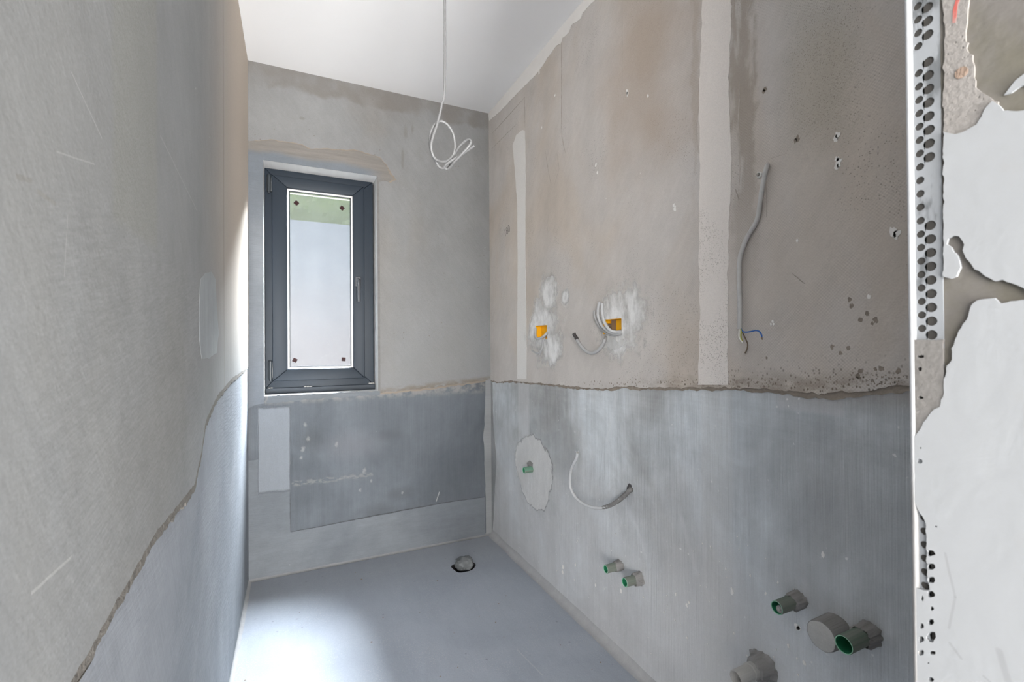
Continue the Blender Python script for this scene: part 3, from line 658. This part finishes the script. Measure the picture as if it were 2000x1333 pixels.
# sandy render strip beside the bead
sand = [(1845, -40), (1896, -40), (1893, 30), (1888, 60), (1888, 80), (1894, 82), (1893, 105), (1901, 108), (1903, 140), (1906, 172), (1917, 182), (1935, 190), (1955, 200), (1935, 240), (1890, 262), (1845, 264)]
sheet('sandy_render', blob([JW(*q) for q in sand], amp=.0016, step=.004, seed=2, freq=160), 0, XJ, -1, T1, M_JS, wf)
cA = [(1846, 258), (1868, 262), (1890, 258), (1912, 244), (1920, 228), (1930, 212), (1940, 200), (1952, 205), (1962, 218), (2000, 217), (2080, 205), (2080, 620), (2000, 562), (1962, 547), (1946, 549), (1928, 540), (1908, 528), (1892, 505), (1881, 490), (1886, 478), (1877, 463), (1865, 462), (1855, 466), (1853, 478), (1866, 492), (1878, 508), (1880, 525), (1872, 540), (1860, 544), (1846, 541)]
sheet('skim_coat', blob([JW(*q) for q in cA], amp=.0010, step=.0025, seed=3, freq=200), 0, XJ, -1, T1 + .0012, M_SKIM, wf)
cB = [(2080, 592), (2000, 586), (1957, 592), (1946, 583), (1910, 588), (1901, 598), (1893, 620), (1880, 640), (1874, 648), (1870, 665), (1861, 680), (1863, 695), (1859, 710), (1852, 715), (1851, 728), (1846, 755), (1845, 775), (1838, 795), (1820, 808), (1805, 832), (1790, 855), (1786, 872), (1786, 900), (1790, 925), (1788, 960), (1793, 990), (1800, 1000), (1812, 1018), (1812, 1055), (1814, 1090), (1816, 1130), (1818, 1150), (1806, 1152), (1793, 1148), (1791, 1200), (1793, 1270), (1795, 1370), (2080, 1370)]
def ellip(px, py, w, h, n=14, skew=0, seed=0):
    return [JW(px + w / 2 * math.cos(a) * (1 + .18 * mn.noise(Vector((math.cos(a) * 1.5, math.sin(a) * 1.5, seed)))), py + h / 2 * math.sin(a) + skew * math.cos(a) * h / 2) for a in [i * math.tau / n for i in range(n)]]
def ahole(px, py, w, h, seed):        # broken opening in the coat
    return [JW(px + w / 2 * math.cos(a) * (1 + .6 * mn.noise(Vector((math.cos(a) * 2, math.sin(a) * 2, seed)))), py + h / 2 * math.sin(a) * (1 + .6 * mn.noise(Vector((math.cos(a) * 2, math.sin(a) * 2, seed + 9))) )) for a in [i * math.tau / 16 for i in range(16)]]
hB = [ahole(1800, 901, 11, 9, 1), ahole(1822, 1080, 16, 12, 2), ahole(1822, 1106, 16, 12, 3), ahole(1822, 1132, 16, 12, 4), ahole(1822, 1160, 16, 13, 5), ahole(1805, 1168, 5, 10, 6), ahole(1824, 1188, 7, 8, 7), ahole(1822, 1214, 12, 11, 8), ahole(1804, 1222, 8, 11, 9),
      ahole(1822, 1243, 19, 20, 10), ahole(1803, 1248, 11, 12, 11), ahole(1802, 1274, 12, 11, 12), ahole(1825, 1274, 12, 7, 13), ahole(1822, 1326, 11, 9, 14), ahole(1817, 1294, 4, 3, 15), ahole(1832, 1028, 5, 3, 16), ahole(1802, 875, 4, 3, 17)]
sheet('skim_coat', blob([JW(*q) for q in cB], amp=.0010, step=.0025, seed=8, freq=200), 0, XJ, -1, T1 + .0012, M_SKIM, wf, hB)
cC = [(1962, 186), (1985, 158), (2010, 138), (2080, 120), (2080, 175), (2000, 168), (1985, 176), (1975, 182)]
sheet('skim_coat', blob([JW(*q) for q in cC], amp=.001, step=.004, seed=6, freq=200), 0, XJ, -1, T1, M_SKIM, wf)
cv = [(1787, 664), (1845, 664), (1846, 755), (1846, 778), (1838, 797), (1821, 810), (1806, 834), (1791, 858), (1787, 862)]
sheet('render_cover', blob([JW(*q) for q in cv], amp=.0006, step=.004, seed=2, freq=220), 0, XJ, -1, T1 + .0008, M_JC, wf, [ahole(1801, 697, 14, 6, 21), ahole(1799, 721, 9, 9, 22), ahole(1801, 777, 11, 6, 23)])
rt_ = [(1866, 10), (1872, -6), (1876, 2), (1871, 22), (1868, 46), (1861, 47), (1862, 32)]
sheet('crayon_mark', blob([JW(*q) for q in rt_], amp=.0006, step=.003, seed=2, freq=220), 0, XJ, -1, T1 + .0002, M_RED, wf)
q = JW(1880, 143); sheet('bore_plug', blob([(q[0] + .0042 * math.cos(a), q[1] + .0042 * math.sin(a)) for a in [i * math.tau / 12 for i in range(12)]], amp=.0004, step=.002, seed=1, freq=200), 0, XJ, -1, T1 + .0004, gyps('terracotta_dust', 'yz', (.15, .10, .075), (.25, .19, .145)), wf)

# perforated corner bead on the jamb's edge
bead = thing('corner_bead', 'perforated metal corner bead up the edge of the white-smeared jamb', 'corner bead', (XJ, YE, 0))
c1y, c2y = 1801.5, 1820.5
rows1 = [9.6 - 26.35 * k for k in range(20, 0, -1)] + [9.6 + 26.35 * k for k in range(0, 51)]
fill1 = {115, 10 + 26.35 * 16}
holes = []
for k in range(-24, 52):
    y1 = 9.2 + 26.36 * k; w = 1 if -3 < k < 70 else 0
    if k == 4 or (25 <= k <= 35 and k not in (26, 27, 29)) : pass
    else: holes.append(('a', k))
    if k == 3 or 12 <= k <= 15 or 25 <= k <= 38: pass
    else: holes.append(('b', k))
pz = .46 / ((Vector((XJ, 0, 0)) - CAM).x) # unit check of the jamb distance
z_of = lambda py, px=1801.5: JW(px, py)[1]
pitch = (z_of(600) - z_of(626.36)); zref = z_of(589.2); zref2 = zref - (z_of(589.2) - z_of(602.0, 1801.5))
ya, yb_ = JW(1801.5, 640)[0], JW(1820.5, 640)[0]
def circ(y, z, r, n=14): return [(y + r * math.cos(i * math.tau / n), z + r * math.sin(i * math.tau / n)) for i in range(n)]
kz0 = 22                                     # row index at py 589
have = {t: {k for q_, k in holes if q_ == t} for t in 'ab'}; ysp = (ya + yb_) / 2 - .0004
bm = bmesh.new()
for t, zr, (c0, c1), yc_, rad in (('a', zref, (YE, ysp), ya, .0030), ('b', zref2, (ysp, ybe), yb_, .0038)):
    k = -90; z_prev = H - .002
    for k in range(-90, 120):
        z = zr - (k - kz0) * pitch; lo, hi = z - pitch / 2, z + pitch / 2
        if lo < 0 or hi > H - .002: continue
        solid_ = (-25 <= k < 52) and k not in have[t]
        sheet_bm(bm, [(c0, lo), (c1, lo), (c1, hi), (c0, hi)], [] if solid_ else [circ(yc_, z, rad)], 0, XJ, -1, .0009)
obj('perforated_flange', bm, M_BEAD, bead)
sheet('hole_shade_backing', [(YE, 0), (YE, H - .002), (ybe, H - .002), (ybe, 0)], 0, XJ, -1, .0001, M_HOLESHADE, wf)  # near-black backing sheet that paints the shade inside the flange holes
bm = tube_bm(bmesh.new(), [(XJ - .0004, YE + .0006, .0), (XJ - .0004, YE + .0006, 1.2), (XJ - .0004, YE + .0006, H - .001)], .0026, 10, 30)
obj('bead_nose', bm, M_NOSE, bead, True)

# ------------------------------------------------------------------ window
win = bpy.data.objects.new('window_1', None); COL.objects.link(win); win.location = ((WX0 + WX1) / 2, FY, WZ0); struct(win)
def mitre_frame(name, o, i, yf, depth, mat, parent, bev=.003, gap=.0006):
    """four mitred members between outer rectangle o and inner rectangle i (x0,x1,z0,z1)"""
    ox0, ox1, oz0, oz1 = o; ix0, ix1, iz0, iz1 = i; g_ = gap
    quads = {'top': [(ox0 + g_, oz1), (ox1 - g_, oz1), (ix1 - g_, iz1), (ix0 + g_, iz1)], 'bottom': [(ox0 + g_, oz0), (ox1 - g_, oz0), (ix1 - g_, iz0), (ix0 + g_, iz0)],
             'left': [(ox0, oz0 + g_), (ix0, iz0 + g_), (ix0, iz1 - g_), (ox0, oz1 - g_)], 'right': [(ox1, oz0 + g_), (ix1, iz0 + g_), (ix1, iz1 - g_), (ox1, oz1 - g_)]}
    for q in quads.values():
        bm = bmesh.new(); f = [bm.verts.new((x, yf, z)) for x, z in q]; b = [bm.verts.new((x, yf + depth, z)) for x, z in q]
        bm.faces.new(f); bm.faces.new(list(reversed(b)))
        for k in range(4): bm.faces.new((f[k], b[k], b[(k + 1) % 4], f[(k + 1) % 4]))
        bmesh.ops.recalc_face_normals(bm, faces=bm.faces)
        bmesh.ops.bevel(bm, geom=[e for e in bm.edges if all(abs(v.co.y - yf) < 1e-6 for v in e.verts)], offset=bev, segments=2, affect='EDGES', profile=.5)
        obj(name, bm, mat, parent, True)
fo = (WX0, WX1 - .007, .945, WZ1); fi = (.135, .545, 1.02, 2.045)
so = (.105, .573, .984, 2.076); YS = D + .095
gx = (.177, .512, 1.045, 2.018)
mitre_frame('frame_member', fo, fi, FY, .07, M_FR, win)
mitre_frame('sash_member', so, gx, YS, .05, M_FR, win, .004)
yg = YS + .028
mitre_frame('glazing_spacer', gx, (gx[0] + .009, gx[1] - .009, gx[2] + .009, gx[3] - .009), yg - .006, .006, M_SPACER, win, .001, .0001)
mitre_frame('gasket', (gx[0] + .009, gx[1] - .009, gx[2] + .009, gx[3] - .009), (gx[0] + .014, gx[1] - .014, gx[2] + .014, gx[3] - .014), yg - .003, .003, M_HINGE, win, .0006, .0001)
# top spacer seen twice in the double pane
b = box_bm(bmesh.new(), (gx[0] + .014, yg - .0025, gx[3] - .026), (gx[1] - .014, yg - .0002, gx[3] - .019), .0006); obj('glazing_spacer', b, M_SPACER, win)
obj('pane', box_bm(bmesh.new(), (gx[0] + .002, yg, gx[2] + .002), (gx[1] - .002, yg + .004, gx[3] - .002)), M_GLASS, win)
for (px, py) in ((579, 397), (668, 407), (576, 704), (671, 702)):
    p = P(px, py, 1, yg); bm = box_bm(bmesh.new(), (-.011, -.003, -.011), (.011, 0, .011), .0015)
    bmesh.ops.rotate(bm, verts=bm.verts, cent=(0, 0, 0), matrix=Matrix.Rotation(math.radians(40 if py < 500 else 28 if px < 600 else 6), 3, 'Y'))
    bmesh.ops.translate(bm, verts=bm.verts, vec=(p.x, yg - .0003, p.z)); obj('glass_pad', bm, M_PAD, win)
# handle
hp = P(699, 548, 1, YS); he = P(700, 588, 1, YS - .04)
path = [(hp.x, YS + .001, hp.z), (hp.x, YS - .028, hp.z), (hp.x, YS - .042, hp.z - .008), (hp.x, YS - .044, hp.z - .03), (hp.x, YS - .044, hp.z - .08), (hp.x, YS - .043, hp.z - .125)]
lever = obj('handle', tube_bm(bmesh.new(), path, lambda t: .0085 if t > .3 else .0075, 10, 5), M_HAND, win, True)
bmr = box_bm(bmesh.new(), (hp.x - .016, YS - .009, hp.z - .034), (hp.x + .016, YS, hp.z + .02), .004); obj('rosette', bmr, M_HAND, win)
for (px, z0, z1) in ((525, 341, 374), (528, 706, 742)):
    a = P(px, z0, 1, YS - .012); b2 = P(px, z1, 1, YS - .012); bm = bmesh.new()
    tube_bm(bm, [(a.x, YS - .006, b2.z), (a.x, YS - .006, (a.z + b2.z) / 2), (a.x, YS - .006, a.z)], .0085, 10, 2)
    box_bm(bm, (a.x - .012, YS + .002, b2.z + .006), (a.x + .014, FY + .002, a.z - .006), .002)
    tube_bm(bm, [(a.x, YS - .006, b2.z - .008), (a.x, YS - .006, b2.z)], .006, 10, 1)
    obj('hinge', bm, M_HINGE, win, True)
# lower ledge of the frame with mortar crumbs
obj('sill_profile', box_bm(bmesh.new(), (WX0 + .001, FY - .012, WZ0), (WX1 - .001, FY + .06, .947), .003), M_FR, win)
bm = bmesh.new()
for x in (.262, .276, .29, .60, .61, .618, .09, .1):
    r = bmesh.ops.create_icosphere(bm, subdivisions=1, radius=.006)
    for v in r['verts']: v.co = Vector((v.co.x * 1.5 + x, v.co.y + FY - .008, v.co.z * .6 + .949 + (.0 if x < .5 else .004)))
struct(obj('mortar_crumbs', bm, M_CAP, win), 'stuff')

# what lies behind the obscure glass
bm = box_bm(bmesh.new(), (-4, 5.0, -.1), (5, 5.18, 2.40))
tag(obj('garden_wall', bm, M_GW), 'pale garden wall blurred behind the obscure window glass', 'wall')
bm = bmesh.new()
for i in range(3000):
    x, y, z = random.uniform(-3.5, 4.5), random.uniform(5.25, 5.9), random.uniform(2.46, 3.6)
    a = random.uniform(.02, .05); nrm = Vector((random.uniform(-.5, .5), -1, random.uniform(-.3, .3))).normalized(); t1 = nrm.orthogonal().normalized(); t2 = nrm.cross(t1); c = Vector((x, y, z))
    bm.faces.new([bm.verts.new(c + t1 * a), bm.verts.new(c + t2 * a * .6), bm.verts.new(c - t1 * a), bm.verts.new(c - t2 * a * .6)])
box_bm(bm, (-3.5, 5.5, 0), (4.5, 5.8, 3.5), .05)
tag(obj('hedge', bm, M_HEDGE), 'green hedge blurred above the pale wall in the window top', 'hedge')
struct(sheet('ground', [(-6, D + .05), (8, D + .05), (8, 9), (-6, 9)], 2, -.1, 1, 0, M_OUT))

# ------------------------------------------------------------------ wall boxes
def wall_box(r, label):
    y0, z0 = r[0]; y1, z1 = r[2]; base = thing('wall_box', label, 'electrical box', (W, (y0 + y1) / 2, z0)); d = .028
    bm = bmesh.new(); xf = W - .0055
    f = [(y0, z0), (y1, z0), (y1, z1), (y0, z1)]
    A = [bm.verts.new((xf, a, b)) for a, b in f]; B = [bm.verts.new((W + d, a, b)) for a, b in f]
    k = .0018; i_ = [(y0 + k, z0 + k), (y1 - k, z0 + k), (y1 - k, z1 - k), (y0 + k, z1 - k)]
    C_ = [bm.verts.new((xf, a, b)) for a, b in i_]; E_ = [bm.verts.new((W + d - .002, a, b)) for a, b in i_]
    for q in range(4):
        n_ = (q + 1) % 4
        bm.faces.new((A[q], A[n_], B[n_], B[q])); bm.faces.new((C_[q], E_[q], E_[n_], C_[n_])); bm.faces.new((A[q], C_[q], C_[n_], A[n_]))
    bm.faces.new(E_); bm.faces.new(B)
    bmesh.ops.recalc_face_normals(bm, faces=bm.faces)
    obj('box_shell', bm, M_YEL, base); return base
b1 = wall_box(HB[0], 'narrow yellow wall box with one looped cable, nearest the window')
b2 = wall_box(HB[1], 'wide yellow wall box with three grey cables coming out')
p = P(1190, 638, 0, W + .02)
obj('screw_post', lathe_x(bmesh.new(), Vector((W + .026, p.y, p.z)), [(0, .012), (-.02, .012), (-.023, .009), (-.023, .004), (-.020, 0)], 16), M_STEEL, b2, True)
p = P(1201, 634, 0, W + .02)
obj('divider', box_bm(bmesh.new(), (W + .004, p.y - .0012, HB[1][0][1] + .002), (W + .026, p.y + .0012, HB[1][2][1] - .002)), M_BROWN, b2)

# ------------------------------------------------------------------ cables
def cab(name, label, pts, r, mat, group=None, hollow=.0, **k):
    """cable along (px, py, stand-off from the right wall) points"""
    v = [P(x, y, 0, W - o) for x, y, o in pts]
    o = obj(name, tube_bm(bmesh.new(), v, r, 10, 6, hollow=hollow, **k), mat, None, True)
    return tag(o, label, 'cable', group)
cab('electrical_cable', 'thin grey cable looped round the narrow yellow wall box', [(1071, 647, -.03), (1068, 651, .012), (1062, 657, .022), (1055, 661, .026), (1049, 661, .024), (1046, 655, .018), (1046, 648, .012), (1046.5, 641, .008)], .0058, M_CABW)
cab('electrical_cable', 'short grey cable tail hanging below the narrow yellow box', [(1068, 652, -.02), (1064, 660, .014), (1061, 668, .02), (1059, 680, .024), (1054, 689, .03), (1047, 689.5, .036), (1039, 685, .04)], .0045, M_CAB)
gname = 'cables out of the wide yellow box'
cab('electrical_cable', 'grey cable from the wide box with lowest tip, outermost left of three', [(1217, 650, -.03), (1212, 653, .012), (1200, 655, .024), (1188, 653, .026), (1174, 642, .024), (1165, 628, .022), (1161, 615, .022), (1161, 607, .022)], .0052, M_CAB, gname, .6)
cab('electrical_cable', 'grey cable from the wide box reaching highest, middle of three', [(1216, 648, -.03), (1211, 650, .014), (1200, 651.5, .026), (1188, 648, .036), (1176, 637, .040), (1169, 622, .040), (1168, 606, .040), (1171, 590, .040)], .0056, M_CABW, gname, .6)
cab('electrical_cable', 'grey cable nearest the yellow opening of the wide box', [(1215, 646, -.03), (1210, 648, .016), (1200, 648.5, .038), (1191, 645, .052), (1183, 635, .058), (1178, 622, .058), (1176, 606, .058), (1176, 593, .058)], .0056, M_CABW, gname, .6)
cd2 = thing('electrical_cable', 'grey cable sagging below the wide yellow box with a dark cut end', 'cable', tuple(P(1155, 690, 0, W - .03)))
v = [P(x, y, 0, W - o) for x, y, o in ((1184, 654, -.02), (1182, 663, .02), (1177, 674, .03), (1168, 685, .036), (1157, 690, .04), (1146, 687, .044), (1134, 675, .048), (1127, 664, .050), (1120.5, 653, .052))]
obj('sheath', tube_bm(bmesh.new(), v, .0068, 12, 6, hollow=.6), M_CAB, cd2, True)
w = [P(x, y, 0, W - o) for x, y, o in ((1127, 663, .052), (1123, 656, .0535), (1121, 652, .055))]; obj('tape_wrap', tube_bm(bmesh.new(), w, .0076, 10, 3, .25), M_CORE, cd2, True)
# long cable on the upper wall
lc = thing('electrical_cable', 'long grey cable hanging down the upper wall with stripped wire ends', 'cable', tuple(P(1445, 640, 0, W - .02)))
v = [P(x, y, 0, W - o) for x, y, o in ((1503, 322, -.03), (1499, 323, .004), (1497, 329, .016), (1493, 345, .020), (1488, 372, .018), (1484, 400, .014), (1481, 420, .012), (1476, 436, .012), (1466, 452, .012), (1457, 468, .013), (1449, 490, .014), (1445, 506, .015), (1444, 540, .016), (1445, 580, .017), (1445, 615, .018), (1445, 643, .018))]
obj('sheath', tube_bm(bmesh.new(), v, .0060, 12, 6, hollow=.6), M_CABG, lc, True)
for nm, pts, mt, rr in (('blue_wire', ((1446, 640, .018), (1450, 647, .020), (1456, 649, .024), (1466, 648, .03), (1476, 646, .034), (1483, 648, .036), (1487, 654, .038), (1488, 659, .038)), M_BLUE, .0019),
                        ('wire_tip', ((1488, 658, .038), (1488.3, 661, .038), (1489, 664, .038)), M_BROWN, .0014),
                        ('earth_wire', ((1446, 640, .018), (1448, 648, .022), (1447, 655, .026), (1448, 662, .028), (1451, 667, .03)), M_EARTH, .0018),
                        ('white_wire', ((1445, 640, .018), (1444, 650, .022), (1444, 658, .026), (1447, 665, .03), (1451, 670, .032)), M_WCORE, .0020),
                        ('brown_wire', ((1446, 640, .018), (1451, 652, .018), (1457, 664, .014), (1460, 672, .010), (1459, 682, .008), (1455, 690, .006)), M_BROWN, .0015)):
    obj(nm, tube_bm(bmesh.new(), [P(x, y, 0, W - o) for x, y, o in pts], rr, 8, 5), mt, lc, True)
# cable curling out of the lower wall
lw = thing('electrical_cable', 'grey cable curling in a U out of the dark lower wall', 'cable', tuple(P(1165, 992, 0, W - .04)))
U = [(1235, 954, -.02), (1231, 957, .006), (1222, 966, .014), (1207, 979, .024), (1192, 988, .034), (1178, 992, .042), (1165, 992.5, .048), (1152, 990, .053), (1138, 984, .058), (1124, 972, .063), (1115, 956, .067), (1113, 940, .070), (1115, 920, .073), (1121, 905, .076), (1126, 895, .078), (1128, 884, .080)]
obj('sheath', tube_bm(bmesh.new(), [P(x, y, 0, W - o) for x, y, o in U], .0066, 12, 6, hollow=.6), M_CABW, lw, True)
obj('mortar_smear', tube_bm(bmesh.new(), [P(x, y, 0, W - o) for x, y, o in U[:6]], lambda t: .0095 - .0026 * t, 12, 8, .35), M_CABD, lw, True)
sheet('bore_hole', blob([RW(*q) for q in [(1228, 945), (1233, 948), (1236, 960), (1232, 964), (1224, 955)]], amp=.003, step=.004, seed=3, freq=120), 0, W, -1, .0006, M_CORE, wr)
# cable from the ceiling, knotted into loops
yc = 1.20
hc = [(869, -40, 0), (869, 60, 0), (868, 180, 0), (863, 203, 0), (860, 219, 0), (853, 246, .004), (846, 266, .008), (842, 285, .010), (845, 302, .006), (852, 312, .0), (862, 316, -.012), (873, 315, -.02), (881, 309, -.022), (886.7, 299, -.02), (888.5, 283, -.016), (885, 262, -.01), (875, 245, -.006), (861, 237, -.008), (849, 244, -.012), (841.5, 259, -.014), (839.5, 281, -.016), (844, 301, -.018), (851.6, 316, -.022), (858, 326.5, -.026), (865, 329, -.03), (873, 325, -.034), (882.6, 314, -.03), (889, 300, -.02), (896, 288, -.004), (905, 279, .010), (912, 274, .02), (918, 274, .03), (920, 279, .036), (914, 288, .034), (901.5, 302, .02), (888, 316, .0), (879, 327, -.02), (873, 330.5, -.03), (868, 326, -.026), (876, 318, -.014), (890, 309, .0), (904, 301, .012), (916, 292, .024), (922, 288, .032), (927, 285, .038)]
v = [P(hc[0][0], hc[0][1], 1, yc)]; v[0].z = H + .01; v[0].x = P(869, 60, 1, yc).x
v += [Vector((v[0].x, yc, 2.35))] + [P(x, y, 1, yc - o) for x, y, o in hc[1:]]
tag(obj('ceiling_cable', tube_bm(bmesh.new(), v, .0034, 10, 6), M_CABC, None, True), 'pale grey cable hanging from the white ceiling, knotted into loops', 'cable')

# ------------------------------------------------------------------ pipe stubs
def stub(base_px, L, ro, label, mat, collar=0, plug=None, name='pipe_stub', cat='pipe', wall=.17, sag=0):
    b = P(*base_px, 0, W); t = thing(name, label, cat, tuple(b)); ri = ro * (1 - wall)
    obj('pipe', lathe_x(bmesh.new(), b, [(.02, ro), (-L + .0012, ro), (-L, ro - .0008)]), mat, t, True)
    obj('pipe_end', lathe_x(bmesh.new(), b, [(-L, ro - .0006), (-L - .0004, ro - .0012), (-L - .0004, ri + .0006), (-L + .001, ri)]), M_LIP, t, True)
    obj('bore', lathe_x(bmesh.new(), b, [(-L + .001, ri), (-.002, ri), (-.002, 0)]), M_PIPEIN, t, True)
    if collar: obj('mortar_collar', lathe_x(bmesh.new(), b, [(.0, ro + collar * 1.3), (-.005, ro + collar), (-L * .34, ro + collar * .75), (-L * .42, ro + .0012), (-L * .40, ro)], 44, .26), M_COLLAR, t, True)
    if plug: plug(t, b, L, ri)
    return t
def inner_plug(t, b, L, ri):
    c = b + Vector((0, -.002, -.004))
    obj('inner_plug', lathe_x(bmesh.new(), c, [(-L + .02, ri * .62), (-L + .006, ri * .62), (-L + .005, ri * .5), (-L + .009, ri * .42), (-L + .009, ri * .25), (-L + .004, ri * .2), (-L + .004, 0)], 16), M_CAP, t, True)
stub((1040, 917), .050, .0155, 'small green pipe stub in the pale mortar patch by the corner', M_PIPE)
stub((1212, 1105), .068, .0150, 'dusty green pipe stub, upper left of the low pair', M_PIPED, .004)
stub((1250, 1130), .068, .0160, 'dusty green pipe stub, lower right of the low pair', M_PIPED, .006)
stub((1560, 1172), .080, .0155, 'green pipe stub with a white plug inside, left of the drain stub', M_PIPED, .0045, inner_plug, wall=.13)
stub((1700, 1236), .094, .0180, 'widest open green pipe stub nearest the door jamb', M_PIPED, .004, None, wall=.12)
b = P(1490, 1302, 0, W); t = thing('pipe_stub', 'mortar-covered pipe stub cut by the bottom edge of the view', 'pipe', tuple(b))
obj('pipe', lathe_x(bmesh.new(), b, [(.02, .021), (-.05, .021), (-.052, .019), (-.10, .018), (-.102, .0165), (-.096, .013), (-.03, .013), (-.03, 0)], 28, .08), M_CAP, t, True)
obj('mortar_collar', lathe_x(bmesh.new(), b, [(0, .040), (-.012, .030), (-.034, .026), (-.040, .020)], 44, .28), M_COLLAR, t, True)
b = P(1634, 1230, 0, W); t = thing('drain_stub', 'round capped grey drain stub between two green pipes', 'drain', tuple(b))
obj('drain_pipe', lathe_x(bmesh.new(), b, [(.02, .034), (-.050, .0325), (-.056, .031), (-.056, .029)], 34, .05), M_COLLAR, t, True)
obj('drain_cap', lathe_x(bmesh.new(), b, [(-.050, .031), (-.056, .0300), (-.0575, .027), (-.0570, 0)], 34, .03), M_CAP, t, True)

# ------------------------------------------------------------------ floor drain rag
bm = bmesh.new(); r = bmesh.ops.create_icosphere(bm, subdivisions=4, radius=1)
c = Vector((dc[0] + .012, dc[1] + .012, .012))
for v_ in bm.verts:
    q = v_.co.copy(); n1 = mn.noise(q * 1.6) * .22 + mn.noise(q * 4.1) * .12 + abs(mn.noise(q * 3.0 + Vector((7, 0, 0)))) * -.14
    s = max(abs(q.x), abs(q.y)); k = (1 + n1) * (1 + .10 * (1 - s))
    v_.co = c + Vector((q.x * .050 * k, q.y * .050 * k, q.z * .034 * k))
tag(obj('rag', bm, M_RAG, None, True), 'crumpled grey rag stuffed into the round floor drain', 'rag')

# ------------------------------------------------------------------ wall plug beside the long cable, pencil figures
p = P(1484, 342, 0, W - .005); wp = thing('wall_plug', 'small pale wall plug left of the long cable top', 'wall plug', tuple(p))
obj('sleeve', lathe_x(bmesh.new(), p, [(.01, .0075), (-.004, .0078), (-.006, .0066), (-.006, .0045), (.006, .0042), (.006, 0)], 14, .12), M_WCORE, wp, True)
obj('screw', lathe_x(bmesh.new(), p, [(.006, .002), (-.009, .002), (-.009, .0038), (-.0105, .0030), (-.0108, 0)], 10), M_STEEL, wp, True)
fc = bpy.data.curves.new('pencil_figures', 'FONT'); fc.body = '180'; fc.size = .062; fc.align_x = 'CENTER'; fc.align_y = 'CENTER'
to = bpy.data.objects.new('tmp', fc); COL.objects.link(to); bpy.context.view_layer.update()
me = bpy.data.meshes.new_from_object(to.evaluated_get(bpy.context.evaluated_depsgraph_get())); bpy.data.objects.remove(to)
a = RW(992, 452)
me.transform(Matrix.Translation((W - .0053, a[0], a[1])) @ Matrix(((0, 0, -1), (-1, 0, 0), (0, 1, 0))).to_4x4() @ Matrix.Rotation(math.radians(14), 4, 'Z') @ Matrix.Diagonal((.85, 1, 1, 1)))
g = G('pencil', 'yz'); me.materials.clear(); me.materials.append(g.done((.14, .13, .12), .8))
po = bpy.data.objects.new('pencil_figures', me); COL.objects.link(po); po.parent = wr
